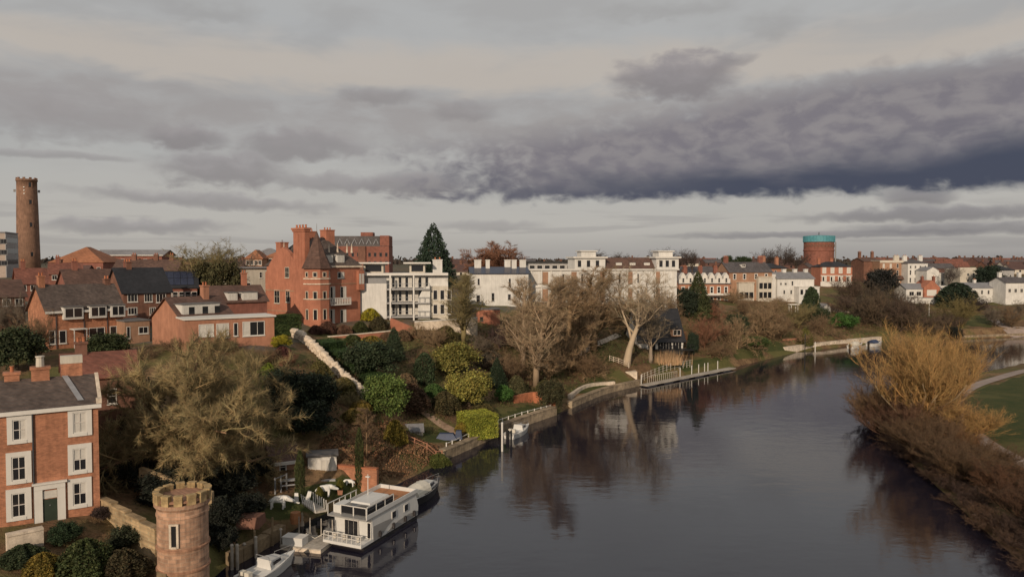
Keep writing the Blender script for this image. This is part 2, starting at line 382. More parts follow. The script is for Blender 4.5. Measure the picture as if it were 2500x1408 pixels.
# ---------------------------------------------------------------- ground, water, paths
def grid_axis(dense0, dense1, st, lo, hi):
    a = list(np.arange(dense0, dense1 + st / 2, st)); k = st
    while a[-1] < hi: k *= 1.22; a.append(a[-1] + k)
    k = st
    while a[0] > lo: k *= 1.22; a.insert(0, a[0] - k)
    return np.array(a)
gx = grid_axis(-75, 175, 1.5, -5000, 5000); gy = grid_axis(36, 270, 1.5, -60, 7000)
X, Yg = np.meshgrid(gx, gy); P = np.stack([X.ravel(), Yg.ravel()], 1)
Z = np.concatenate([height(P[i:i + 4000]) for i in range(0, len(P), 4000)])
Z = Z + np.where(Z > 1.5, 0.12 * np.sin(P[:, 0] * 0.9) * np.cos(P[:, 1] * 0.7), 0)
nx, ny = len(gx), len(gy)
idx = np.arange(nx * ny).reshape(ny, nx)
F = np.stack([idx[:-1, :-1], idx[:-1, 1:], idx[1:, 1:], idx[1:, :-1]], -1).reshape(-1, 4)
me = bpy.data.meshes.new('ground'); me.from_pydata(np.column_stack([P, Z]).tolist(), [], F.tolist()); me.update()
me.polygons.foreach_set('use_smooth', [True] * len(me.polygons))
def pix_poly(pts): return [tuple(ground(*p)[:2]) for p in pts]
grass = np.zeros(len(P))
LAWNS = [[(630, 1262), (700, 1205), (800, 1180), (900, 1170), (930, 1190), (800, 1235), (700, 1290)],            # statue lawn
         [(1010, 1050), (1100, 1040), (1140, 1060), (1060, 1085)], [(1200, 1018), (1290, 990), (1350, 1000), (1230, 1040)],
         [(1375, 945), (1440, 918), (1500, 925), (1480, 950), (1400, 965)], [(1400, 870), (1480, 835), (1520, 850), (1500, 885), (1430, 880)],
         [(1560, 905), (1720, 870), (1760, 880), (1700, 900)], [(1790, 860), (1860, 830), (1930, 850), (1800, 880)],
         [(640, 850), (700, 830), (720, 850), (680, 870)], [(2290, 765), (2420, 770), (2420, 800), (2300, 790)]]
for L in LAWNS: grass = np.maximum(grass, inside(P, pix_poly(L)) * 1.0)
dr_, dl_ = polydist(P, RIGHT_BANK), polydist(P, LEFT_BANK)
grass = np.maximum(grass, ((dr_ < dl_) & (dr_ > 9)) * 1.0)
grass = np.maximum(grass, (P[:, 1] > 500) * 0.5)
pave = ((P[:, 1] > 100) & (Z > 12.6) & (P[:, 0] < 10)) * 0.8
for nm, arr in (('grass', grass), ('pave', pave)):
    at_ = me.attributes.new(nm, 'FLOAT', 'POINT'); at_.data.foreach_set('value', arr.astype(np.float32))
gm = bpy.data.materials.new('ground_mat'); gm.use_nodes = True; g = NT(gm.node_tree); p = g.n['Principled BSDF']
p.inputs['Roughness'].default_value = 0.95; p.inputs['Specular IOR Level'].default_value = 0.15
oc = g.node('ShaderNodeTexCoord').outputs['Object']
n1, n2, n3 = g.noise(oc, 0.25, 6, 0.6), g.noise(oc, 1.6, 6, 0.65), g.noise(oc, 0.06, 4)
earth = g.mix(g.step(n1, 0.38, 0.62), (0.13, 0.075, 0.042), (0.22, 0.14, 0.075))
earth = g.mix(g.step(n2, 0.45, 0.7), earth, (0.075, 0.055, 0.028))
earth = g.mix(g.step(g.noise(oc, 0.11, 4), 0.45, 0.60, 0, 0.8), earth, (0.095, 0.10, 0.032))
gr = g.mix(g.step(n1, 0.35, 0.65), (0.036, 0.052, 0.015), (0.058, 0.064, 0.020))
gr = g.mix(g.step(n2, 0.35, 0.7, 0, 0.6), gr, (0.075, 0.070, 0.027))
gr = g.mix(g.step(n3, 0.5, 0.62, 0, 0.6), gr, (0.12, 0.105, 0.04))
a1 = g.node('ShaderNodeAttribute', attribute_name='grass'); a2 = g.node('ShaderNodeAttribute', attribute_name='pave')
f = g.step(g.m('ADD', a1.outputs['Fac'], g.m('MULTIPLY', g.m('SUBTRACT', n2, 0.5), 0.7)), 0.35, 0.6)
cc = g.mix(f, earth, gr)
cc = g.mix(g.m('MULTIPLY', a2.outputs['Fac'], g.step(n1, 0.4, 0.55)), cc, (0.11, 0.10, 0.09))
g.put(p.inputs['Base Color'], cc)
bn = g.node('ShaderNodeBump'); bn.inputs['Strength'].default_value = 0.7; bn.inputs['Distance'].default_value = 0.4
g.put(bn.inputs['Height'], n2); g.l.new(bn.outputs[0], p.inputs['Normal'])
me.materials.append(gm)
tag(link('ground', me), kind='structure')

wm = bpy.data.materials.new('river_water'); wm.use_nodes = True; g = NT(wm.node_tree); p = g.n['Principled BSDF']
p.inputs['Base Color'].default_value = (0.013, 0.012, 0.021, 1); p.inputs['Roughness'].default_value = 0.045
p.inputs['IOR'].default_value = 1.62; p.inputs['Specular IOR Level'].default_value = 0.5
oc = g.node('ShaderNodeTexCoord').outputs['Object']
s = g.node('ShaderNodeSeparateXYZ'); g.put(s.inputs[0], oc)
calm = g.noise(oc, 0.035, 4, 0.6, 0.5)
h1 = g.noise(g.xyz(g.m('MULTIPLY', s.outputs[0], 0.30), g.m('MULTIPLY', s.outputs[1], 0.55), 0.0), 1.0, 3, 0.5)
h2 = g.noise(g.xyz(g.m('MULTIPLY', s.outputs[0], 1.1), g.m('MULTIPLY', s.outputs[1], 2.2), 0.0), 1.0, 4, 0.55)
hh = g.m('ADD', g.m('MULTIPLY', h1, 1.0), g.m('MULTIPLY', h2, g.step(calm, 0.40, 0.65, 0.12, 0.55)))
bn = g.node('ShaderNodeBump'); bn.inputs['Strength'].default_value = 0.21; bn.inputs['Distance'].default_value = 0.10
g.put(bn.inputs['Height'], hh); g.l.new(bn.outputs[0], p.inputs['Normal'])
wme = MB().add([(-45, -40, 0), (520, -40, 0), (520, 280, 0), (-45, 280, 0)], [(0, 1, 2, 3)]).mesh('river', wm)
tag(link('river', wme), kind='structure')

def smooth_line(pts, step=1.0):
    pts = [Vector(p) for p in pts]; o = []
    for i in range(len(pts) - 1):
        p0, p1, p2, p3 = pts[max(i - 1, 0)], pts[i], pts[i + 1], pts[min(i + 2, len(pts) - 1)]
        k = max(2, int((p2 - p1).length / step))
        for j in range(k):
            t = j / k
            o.append(0.5 * ((2 * p1) + (p2 - p0) * t + (2 * p0 - 5 * p1 + 4 * p2 - p3) * t * t + (3 * p1 - p0 - 3 * p2 + p3) * t ** 3))
    return o + [pts[-1]]
def strip(name, pts, width, m, lift=0.06, kind='structure'):
    L = smooth_line(pts, 0.8); vs, fs = [], []
    for i, q in enumerate(L):
        d = (L[min(i + 1, len(L) - 1)] - L[max(i - 1, 0)]).normalized(); nrm = Vector((-d.y, d.x))
        for k in (-1, -0.33, 0.33, 1):
            e = q + nrm * k * width / 2; vs.append((e.x, e.y, gz(e.x, e.y) + lift))
    for i in range(len(L) - 1):
        fs += [(4 * i + k, 4 * i + 4 + k, 4 * i + 5 + k, 4 * i + 1 + k) for k in range(3)]
    return tag(MB().add(vs, fs).build(name, m), kind=kind)
strip('path', [(57, 52), (57.5, 66), (59.5, 84), (62.5, 98), (70, 116), (83, 134), (98, 148), (118, 163), (150, 178), (190, 188)], 2.3, 'path_mat', 0.12)
strip('path', [ground(985, 985)[:2], ground(1040, 1012)[:2], ground(1100, 1050)[:2], ground(1125, 1062)[:2]], 1.5, 'earth_path', 0.10)
q1, q2, q3 = ground(1330, 897), ground(1420, 862), ground(1510, 818)
strip('path', [q1[:2], q2[:2], q3[:2]], 1.5, 'pale_stone', 0.15)
strip('path', [ground(2420, 775)[:2], ground(2455, 800)[:2], ground(2500, 812)[:2], (185, 243)], 3.0, 'path_mat', 0.15)

def wall_strip(name, pts, z0, z1, t, m, label=None, cat='wall', cap=None, follow=False, group=None):
    """upright wall along a plan line; z may be single values or lists"""
    n_ = len(pts); zs0 = z0 if isinstance(z0, (list, tuple)) else [z0] * n_; zs1 = z1 if isinstance(z1, (list, tuple)) else [z1] * n_
    P_ = [Vector(p[:2]) for p in pts]; vs, fs = [], []
    for i in range(n_):
        d = (P_[min(i + 1, n_ - 1)] - P_[max(i - 1, 0)]).normalized(); nrm = Vector((-d.y, d.x)) * t / 2
        for e, z in ((P_[i] - nrm, zs0[i]), (P_[i] + nrm, zs0[i]), (P_[i] + nrm, zs1[i]), (P_[i] - nrm, zs1[i])): vs.append((e.x, e.y, z))
    for i in range(n_ - 1):
        a, b = 4 * i, 4 * i + 4
        fs += [(a + k, b + k, b + (k + 1) % 4, a + (k + 1) % 4) for k in range(4)]
    fs += [(0, 1, 2, 3), (4 * n_ - 1, 4 * n_ - 2, 4 * n_ - 3, 4 * n_ - 4)]
    o = MB().add(vs, fs).build(name, m)
    if cap:
        vs2, fs2 = [], []
        for i in range(n_):
            d = (P_[min(i + 1, n_ - 1)] - P_[max(i - 1, 0)]).normalized(); nrm = Vector((-d.y, d.x)) * (t / 2 + 0.08)
            for e, z in ((P_[i] - nrm, zs1[i] + 0.003), (P_[i] + nrm, zs1[i] + 0.003), (P_[i] + nrm, zs1[i] + 0.15), (P_[i] - nrm, zs1[i] + 0.15)): vs2.append((e.x, e.y, z))
        f2 = []
        for i in range(n_ - 1):
            a, b = 4 * i, 4 * i + 4
            f2 += [(a + k, b + k, b + (k + 1) % 4, a + (k + 1) % 4) for k in range(4)]
        f2 += [(0, 1, 2, 3), (4 * n_ - 1, 4 * n_ - 2, 4 * n_ - 3, 4 * n_ - 4)]
        MB().add(vs2, f2).build('coping', cap, o)
    return tag(o, label, cat, group)

# ---------------------------------------------------------------- buildings
WIN_MESH = {}
class House:
    """box house; local x along the front, y backwards, z up from the floor"""
    def __init__(s, name, label, pl, Y, pr, th, D, pb, pe, wall, roof='gable', rh=3.0, rmat='tile_brown', cat='house', group=None, over=0.35, L=None, sink=2.5, trim=None, anchor='left'):
        th = R(th); s.c, s.s = math.cos(th), math.sin(th); s.th = th
        o = at(pl, pb, Y); s.z0 = o.z
        if L is None:
            u = ray(pr, pb); u = u.x / u.y
            L = (u * Y - o.x) / (s.c - u * s.s)
        if anchor == 'right': o = Vector((o.x - s.c * L, o.y - s.s * L, o.z))
        s.o = o; s.L, s.D = L, D
        s.H = at(pl, pe, Y).z - s.z0
        s.wall = wall; s.rmat = rmat; s.rh = rh; s.kind = roof
        s.root = empty(name, o, th, label, cat, group)
        H, e = s.H, over
        b = MB()
        if roof == 'gable':
            b.prism([(0, 0, -sink), (0, D, -sink), (0, D, H), (0, D / 2, H + rh), (0, 0, H)], (L, 0, 0))
        elif roof == 'front':
            b.prism([(0, 0, -sink), (L, 0, -sink), (L, 0, H), (L / 2, 0, H + rh), (0, 0, H)], (0, D, 0))
        else:
            b.box(0, 0, -sink, L, D, H)
        b.build('wall', wall, s.root)
        r = MB(); t = 0.14
        if roof == 'gable':
            k = rh / (D / 2)
            for sgn in (0, 1):
                yy = lambda y: y if not sgn else D - y
                q = [(-e, yy(-e), H - k * e + 0.02), (L + e, yy(-e), H - k * e + 0.02), (L + e, D / 2, H + rh + 0.02), (-e, D / 2, H + rh + 0.02)]
                r.prism(q, (0, 0, t))
        elif roof == 'front':
            k = rh / (L / 2)
            for sgn in (0, 1):
                xx = lambda x: x if not sgn else L - x
                q = [(xx(-e), -e, H - k * e + 0.02), (xx(-e), D + e, H - k * e + 0.02), (L / 2, D + e, H + rh + 0.02), (L / 2, -e, H + rh + 0.02)]
                r.prism(q, (0, 0, t))
        elif roof == 'hip':
            w_ = min(L, D) / 2 * 0.95
            if L >= D: a, c_ = (w_, D / 2), (L - w_, D / 2)
            else: a, c_ = (L / 2, w_), (L / 2, D - w_)
            v = [(-e, -e, H + .01), (L + e, -e, H + .01), (L + e, D + e, H + .01), (-e, D + e, H + .01), (a[0], a[1], H + rh), (c_[0], c_[1], H + rh),
                 (-e, -e, H + .16), (L + e, -e, H + .16), (L + e, D + e, H + .16), (-e, D + e, H + .16)]
            if L >= D: fs = [(6, 7, 5, 4), (8, 9, 4, 5), (7, 8, 5), (9, 6, 4)]
            else: fs = [(6, 7, 4), (7, 8, 5, 4), (8, 9, 5), (9, 6, 4, 5)]
            r.add(v, fs + [(0, 3, 2, 1), (0, 1, 7, 6), (1, 2, 8, 7), (2, 3, 9, 8), (3, 0, 6, 9)])
        elif roof == 'mansard':
            v = [(-e, -e, H + .01), (L + e, -e, H + .01), (L + e, D + e, H + .01), (-e, D + e, H + .01)]
            i = rh * 0.45
            v += [(i, i, H + rh), (L - i, i, H + rh), (L - i, D - i, H + rh), (i, D - i, H + rh)]
            r.add(v, [(0, 3, 2, 1), (4, 5, 6, 7), (0, 1, 5, 4), (1, 2, 6, 5), (2, 3, 7, 6), (3, 0, 4, 7)])
        else:
            r.box(-e, -e, H + .004, L + e, D + e, H + max(0.2, rh))
        s.roof = r.build('roof', rmat, s.root)
        if trim:
            MB().box(-e - 0.03, -e - 0.14, H - 0.22, L + e + 0.03, -e - 0.004, H + 0.10).build('gutter', trim, s.root)
    # pixel -> place on a face plane
    def loc(s, p):
        d = p - s.o
        return Vector((d.x * s.c + d.y * s.s, -d.x * s.s + d.y * s.c, d.z))
    def hit(s, px, py, face='f', off=0.0):
        d = ray(px, py)
        if face == 'f': nrm = Vector((s.s, -s.c, 0)); q = s.o + nrm * off
        else:
            nrm = Vector((-s.c, -s.s, 0)); q = s.o + nrm * off
            if face == 'r': nrm = -nrm; q = s.o + Vector((s.c, s.s, 0)) * (s.L + off)
        t = (q - Vector((0, 0, CAM_Z))).dot(nrm) / d.dot(nrm)
        l = s.loc(Vector((0, 0, CAM_Z)) + d * t)
        return (l.x, l.z) if face == 'f' else (l.y, l.z)
    def win(s, px0, py0, px1, py1, face='f', cols=2, rows=2, fm='white_paint', pane='glass', off=0.0, surround=0.0, sill=True, name='window', arch=False):
        cx = (px0 + px1) / 2; cy = (py0 + py1) / 2
        a0, _ = s.hit(px0, cy, face, off); a1, _ = s.hit(px1, cy, face, off)
        _, z1 = s.hit(cx, py0, face, off); _, z0 = s.hit(cx, py1, face, off)
        return s.winm(min(a0, a1), z0, max(a0, a1), z1, face, cols, rows, fm, pane, off, surround, sill, name)
    def winm(s, a0, z0, a1, z1, face='f', cols=2, rows=2, fm='white_paint', pane='glass', off=0.0, surround=0.0, sill=True, name='window', fw=None):
        wd, ht = a1 - a0, z1 - z0
        fw = fw or min(0.09, wd * 0.12); b = MB(); pr = 0.06
        def bx(u0, v0, u1, v1, d0, d1): b.box(u0, -d1, v0, u1, -d0, v1)
        if surround:
            q = surround; bx(-q, -q * .7, 0, ht + q, 0.004, .10); bx(wd, -q * .7, wd + q, ht + q, 0.004, .10); bx(0, ht, wd, ht + q, 0.004, .10); bx(0, -q * .7, wd, 0, 0.004, .13)
        bx(0, 0, fw, ht, .004, pr); bx(wd - fw, 0, wd, ht, .004, pr); bx(fw, ht - fw, wd - fw, ht, .004, pr); bx(fw, 0, wd - fw, fw, .004, pr)
        bw = fw * 0.55
        for i in range(1, cols): bx(wd * i / cols - bw / 2, fw, wd * i / cols + bw / 2, ht - fw, .012, pr - .006)
        for j in range(1, rows):
            for i in range(cols):
                u0 = fw if i == 0 else wd * i / cols + bw / 2; u1 = wd - fw if i == cols - 1 else wd * (i + 1) / cols - bw / 2
                bx(u0, ht * j / rows - bw / 2, u1, ht * j / rows + bw / 2, .014, pr - .008)
        if sill and not surround: bx(-.06, -.10, wd + .06, -0.004, .004, .14)
        o = b.build(name, fm, s.root)
        if isinstance(pane, (list, tuple)):
            for j in range(rows):
                for i in range(cols):
                    box('pane', pane[j * cols + i], (wd * i / cols + fw * .4, -.010, ht * j / rows + fw * .4, wd * (i + 1) / cols - fw * .4, -.004, ht * (j + 1) / rows - fw * .4), o)
        else:
            box('pane', pane, (fw * .5, -.010, fw * .5, wd - fw * .5, -.004, ht - fw * .5), o)
        if face == 'f': o.location = (a0, -off, z0)
        elif face == 'l': o.location = (-off, a1, z0); o.rotation_euler = (0, 0, -math.pi / 2)
        else: o.location = (s.L + off, a0, z0); o.rotation_euler = (0, 0, math.pi / 2)
        return o
    def row(s, n_, z0, z1, w_, face='f', x0=None, x1=None, **kw):
        Lf = s.L if face == 'f' else s.D
        x0 = 0 if x0 is None else x0; x1 = Lf if x1 is None else x1
        for i in range(n_):
            c_ = x0 + (x1 - x0) * (i + .5) / n_
            s.winm(c_ - w_ / 2, z0, c_ + w_ / 2, z1, face, **kw)
    def chimney(s, x, y, zb, zt, a=0.45, b=0.45, m=None, pots=2, potm='terracotta', cap=True, name='chimney', parent=None):
        m = m or s.wall; c_ = MB().box(x - a, y - b, zb, x + a, y + b, zt)
        if cap: c_.box(x - a - .09, y - b - .09, zt + .003, x + a + .09, y + b + .09, zt + .2)
        o = c_.build(name, m, parent or s.root)
        zc = zt + (.2 if cap else 0.003)
        for i in range(pots):
            xx = x + (i - (pots - 1) / 2) * (2 * a / max(1, pots)) * 0.95
            MB().lathe([(.13, zc + .003), (.12, zc + .35), (.15, zc + .40), (.15, zc + .45)], 8, (xx, y)).build('chimney_pot', potm, o)
        return o
    def band(s, z, h=.15, m='white_paint', proud=.05, x0=0, x1=None, face='f', name='string_course'):
        x1 = (s.L if face == 'f' else s.D) if x1 is None else x1
        if face == 'f': b = (x0, -proud, z, x1, -.004, z + h)
        elif face == 'l': b = (-proud, x0, z, -.004, x1, z + h)
        else: b = (s.L + .004, x0, z, s.L + proud, x1, z + h)
        return box(name, m, b, s.root)
    def dormer(s, x, y0, z0, w_, h_, d, m='white_paint', flat=True, cols=2, rm=None, pane='glass', wz=0.25):
        o = MB().box(x - w_ / 2, y0, z0, x + w_ / 2, y0 + d, z0 + h_).build('dormer', m, s.root)
        if flat: MB().box(x - w_ / 2 - .12, y0 - .15, z0 + h_ + .003, x + w_ / 2 + .12, y0 + d, z0 + h_ + .12).build('dormer_roof', rm or 'roof_felt', o)
        else:
            MB().prism([(x - w_ / 2 - .12, y0 - .15, z0 + h_ + .003), (x + w_ / 2 + .12, y0 - .15, z0 + h_ + .003), (x, y0 - .15, z0 + h_ + w_ * .5)], (0, d + .15, 0)).build('dormer_roof', rm or s.rmat, o)
        a0, a1 = x - w_ / 2 + .15, x + w_ / 2 - .15
        MB().box(a0, y0 - .05, z0 + wz, a1, y0 - .004, z0 + h_ - .12).build('window_frame', 'white_paint', o)
        for i in range(cols):
            q = (a1 - a0) / cols
            MB().box(a0 + q * i + .07, y0 - .06, z0 + wz + .07, a0 + q * (i + 1) - .07, y0 - .052, z0 + h_ - .19).build('pane', pane, o)
        return o

mat('beige_clad', (.36, .29, .24), .8, .1)
# --- the tall brick house at the left edge
h = House('brick_terraced_house', 'three-storey orange brick house with white stone window surrounds, cut by the left edge', 245, 58, None, 33, 7.5, 1262, 985,
          'brick_orange', 'gable', 1.75, 'slate_brown', L=9.5, anchor='right', over=0.2)
h.root.location.z += 0
box('cornice', 'white_paint', (-.2, -.30, h.H - .28, h.L + .22, -.004, h.H + .02), h.root)
box('verge_coping', 'pale_stone', (h.L - .12, -.2, h.H + .05, h.L + .25, .35, h.H + .45), h.root)
for sg in (0, 1):
    y0, y1 = (-.1, 3.7) if sg == 0 else (3.78, 7.6)
    z0, z1 = (h.H + .05, h.H + 1.86) if sg == 0 else (h.H + 1.86, h.H + .05)
    MB().prism([(h.L + .02, y0, z0), (h.L + .02, y1, z1), (h.L + .02, y1, z1 + .14), (h.L + .02, y0, z0 + .14)], (.26, 0, 0)).build('verge_coping', 'pale_stone', h.root)
MB().prism([(h.L - 1.35, .3, h.H + .36), (h.L - .95, .3, h.H + .36), (h.L - 1.9, 3.6, h.H + 1.92), (h.L - 2.3, 3.6, h.H + 1.92)], (0, 0, .03)).build('lead_flashing', 'lead', h.root)
G, Cu = 'glass', 'curtain'
for (a, b, c_, d, pn) in [(30, 1023, 65, 1074, [G, Cu, G, Cu]), (28, 1113, 64, 1172, [G] * 4), (28, 1202, 64, 1261, [G] * 4),
                          (178, 1005, 212, 1056, [Cu] * 4), (178, 1093, 212, 1148, [G, G, Cu, Cu]), (178, 1176, 212, 1231, [G, G, G, Cu])]:
    h.win(a, b, c_, d, pane=pn, surround=0.34)
x0, z0 = h.hit(100, 1262); x1, z1 = h.hit(144, 1178)
dcx, dw = (x0 + x1) / 2, (x1 - x0) / 2
dr = box('door', 'door_green', (dcx - .46, -.06, -.05, dcx + .46, -.004, 2.1), h.root)
box('fanlight', 'curtain', (dcx - .46, -.05, 2.16, dcx + .46, -.004, 2.75), h.root)
MB().lathe([(.035, 0), (.045, .03), (.02, .06)], 8, (0, 0)).build('knocker', 'grey_metal', dr).location = (dcx, -.08, 1.6)
b = MB()
for sg in (-1, 1): b.box(dcx + sg * .75 - .27, -.16, -.05, dcx + sg * .75 + .27, -.004, 2.9)
b.box(dcx - 1.02, -.2, 2.903, dcx + 1.02, -.004, 3.3); b.box(dcx - 1.15, -.3, 3.303, dcx + 1.15, -.004, 3.45)
b.build('door_surround', 'white_paint', h.root)
MB().box(dcx - 1.1, -1.2, -.9, dcx + 1.1, -.17, -.06).box(dcx - .9, -1.7, -1.2, dcx + .9, -1.203, -.4).build('doorstep', 'pale_stone', h.root)
xp, _ = h.hit(81, 1100)
MB().tube([(xp, -.09, -.6), (xp, -.09, h.H - .3)], .06, n=8).build('downpipe', 'dark_metal', h.root)
box('plinth', 'pale_stone', (0, -.12, -1.6, h.L, -.004, -.02), h.root)
x, _ = h.hit(65, 930); h.chimney(x + .9, 3.75, h.H + 1.0, h.H + 2.6, .62, .45, 'brick_orange', 0)
MB().lathe([(.30, h.H + 2.8), (.27, h.H + 3.5), (.33, h.H + 3.55), (.33, h.H + 3.65)], 10, (x + .9, 3.75)).build('chimney_pot', 'cream_render', h.root)
h.chimney(x - 1.0, 3.9, h.H + 1.0, h.H + 2.3, .5, .4, 'brick_orange', 1)
o = h.chimney(h.L - 1.6, 4.1, h.H + 1.4, h.H + 2.9, .75, .45, 'brick_orange', 0, cap=False)
MB().box(h.L - 2.38, 3.62, h.H + 2.903, h.L - .82, 4.58, h.H + 3.5).build('rendered_top', 'cream_render', o)
HN = h

h = House('brick_outbuilding', 'dark red tiled roof of a brick building behind the left house', 160, 68, 335, 33, 6, 1010, 925, 'brick_brown', 'gable', 1.9, 'tile_red')
h.win(262, 948, 285, 985, cols=1)
h.chimney(h.L * .25, 3, h.H + 1, h.H + 2.9, .5, .4)

# --- row houses on the rise
h = House('brick_semi_house', 'brick house with a bright orange gable end and three white dormers', 118, 104, 303, 50, 8.0, 848, 762, 'brick_orange', 'gable', 3.6, 'slate_brown', trim='white_paint')
for a, b, c_, d in [(153, 757, 199, 780), (217, 754, 256, 777), (268, 753, 301, 775)]:
    x0, z0 = h.hit(a, d); x1, _ = h.hit(c_, d); _, z1 = h.hit((a + c_) / 2, b)
    h.dormer((x0 + x1) / 2, -.62, h.H - 1.15, max(2.0, (x1 - x0) * 1.05), 1.75, 2.8, cols=2, pane=G if False else 'glass')
for a, b, c_, d in [(217, 799, 256, 823), (268, 795, 300, 816)]: h.win(a, b, c_, d, cols=2, rows=1)
for a, b, c_, d in [(120, 806, 135, 840), (144, 806, 162, 838)]: h.win(a, b, c_, d, cols=1, rows=1, name='patio_door')
x0, _ = h.hit(170, 815); x1, _ = h.hit(204, 815)
b = MB(); b.box(x0, -1.6, 2.35, x1, -.01, 2.5)
for xx in (x0 + .05, x1 - .15): b.box(xx, -1.55, -.3, xx + .1, -1.45, 2.345)
b.build('porch', 'white_paint', h.root)
for px_ in (137, 205, 262):
    x0, _ = h.hit(px_, 800); MB().tube([(x0, -.08, -.3), (x0, -.08, h.H - .3)], .06).build('downpipe', 'dark_metal', h.root)
h.chimney(.5, 4, h.H + 2.4, h.H + 4.9, .4, .45, 'brick_orange', 2)
h.chimney(h.L - .7, 4.2, h.H + 2.6, h.H + 4.3, .4, .45, 'brick_brown', 2)

h = House('dark_roofed_house', 'brick house under a steep black roof behind the small yard', 302, 124, 418, 45, 9, 778, 714, 'brick_brown', 'gable', 4.0, 'slate_dark')
for a, b, c_, d in [(311, 717, 336, 737), (352, 716, 372, 737), (381, 716, 405, 738), (312, 750, 335, 768), (365, 750, 380, 768)]: h.win(a, b, c_, d, cols=3, rows=1)
h.chimney(h.L * .3, 4.5, h.H + 2.5, h.H + 5, .4, .4)
h = House('flat_roofed_annex', 'small tan brick annex with a white door beside the pink gable', 305, 109, 366, 48, 5, 832, 786, 'brick_tan', 'flat', .2, 'roof_felt', over=.1)
h.win(309, 797, 318, 826, cols=1, rows=1, name='door'); h.win(338, 797, 362, 814, cols=2, rows=1)
h = House('pink_gabled_house', 'pale pink brick house whose plain gable faces the photographer, with a long white dormer', 447, 99.5, 572, 50, 9.2, 832, 783, 'brick_pink', 'gable', 2.9, 'tile_brown')
x0, z0 = h.hit(452, 777); x1, _ = h.hit(556, 777)
h.dormer(h.L * .42, 1.0, h.H + .35, h.L * .74, 1.75, 3.2, cols=1, pane='curtain')
for k in (.18, .44, .68): box('pane', 'glass', (h.L * k, .925, h.H + .75, h.L * k + .8, .935, h.H + 1.75), h.root)
h.chimney(h.L * .72, 4.3, h.H + 2.2, h.H + 4.4, .42, .5, 'brick_pink', 2)
h = House('flat_roofed_extension', 'single-storey pinkish brick extension with a white roof edge and wide white windows', 452, 96.5, 670, 35, 4.6, 828, 782, 'brick_pink', 'flat', .22, 'white_paint', over=.22)
h.win(485, 791, 522, 821, cols=2, rows=1, pane='curtain', name='garage_door')
h.win(528, 789, 559, 824, cols=2, rows=1, pane='curtain'); h.win(570, 788, 581, 820, cols=1, rows=1); h.win(592, 784, 646, 819, cols=3, rows=1, pane=[Cu, G, G])
h = House('brown_bungalow', 'low bungalow with a brown tiled roof and white dormer windows left of the mansion', 520, 122, 652, 38, 8, 756, 738, 'brick_red', 'gable', 2.5, 'tile_brown')
for k, ww in ((.36, 1.6), (.68, 2.6)): h.dormer(h.L * k, .1, h.H + .15, ww, 1.35, 2.4, cols=3, pane='curtain')
h.chimney(h.L * .72, 4.2, h.H + 1.8, h.H + 4.6, .4, .4, 'brick_mansion', 2)
h = House('white_flat_house', 'white flat-roofed house half hidden beside the mansion gable', 590, 150, 690, 40, 8, 722, 655, 'cream_render', 'flat', .25, 'roof_grey', over=.5)
h.win(633, 664, 640, 678, cols=1); h.win(600, 690, 612, 706, cols=1)
h = House('solar_roofed_house', 'brick house with rows of dark blue solar panels on its roof', 352, 140, 482, 25, 8.5, 735, 702, 'brick_red', 'gable', 2.9, 'slate_dark')
for r_ in range(2):
    for k in range(7):
        d0 = .35 + r_ * 1.85; t_ = h.rh / (h.D / 2); xx = .5 + k * (h.L - 1) / 7
        MB().prism([(xx, d0, h.H + t_ * d0 + .2), (xx + (h.L - 1) / 7 - .08, d0, h.H + t_ * d0 + .2), (xx + (h.L - 1) / 7 - .08, d0 + 1.7, h.H + t_ * (d0 + 1.7) + .2), (xx, d0 + 1.7, h.H + t_ * (d0 + 1.7) + .2)], (0, 0, .05)).build('solar_panel', 'solar', h.root)
h.row(5, .3, 1.7, 1.0, cols=1, x0=h.L * .4)
h = House('brown_roofed_terrace', 'long terrace with a plain brown roof behind the solar panels', 275, 185, 432, 12, 10, 682, 660, 'brick_brown', 'gable', 2.6, 'tile_brown')
for k in (.25, .6, .85): h.chimney(h.L * k, 5, h.H + 2, h.H + 3.8, .5, .5)
h = House('orange_roofed_hall', 'large hall with a hipped orange roof right of the tall chimney-like tower', 122, 255, 252, 8, 20, 668, 641, 'brick_red', 'hip', 5.6, 'tile_orange')
h.row(6, .4, 2.2, 1.2, cols=1)
h = House('grey_roofed_school', 'long low brick block with a grey roof and white fascia on the skyline', 232, 300, 396, 5, 14, 655, 623, 'brick_red', 'gable', 2.2, 'roof_grey', trim='white_paint', over=.8)
h.row(6, 2.2, 3.8, 1.5, cols=2, rows=1)
h = House('grey_modern_block', 'modern grey and beige block at the left edge beside the brick tower', -60, 270, 14, 20, 16, 668, 568, 'beige_clad', 'flat', .5, 'roof_grey', over=.3, cat='building')
for z_ in (3, 7, 11): h.row(5, z_, z_ + 1.8, 3.2, cols=3, rows=1, pane='glass', fm='grey_metal')
box('cladding', 'grey_render', (h.L + .004, 0, -2, h.L + .25, 16, h.H - .2), h.root)
for z_ in (3.5, 7.5, 11.5): box('window_band', 'glass', (h.L + .255, 1, z_, h.L + .3, 15, z_ + 1.8), h.root)
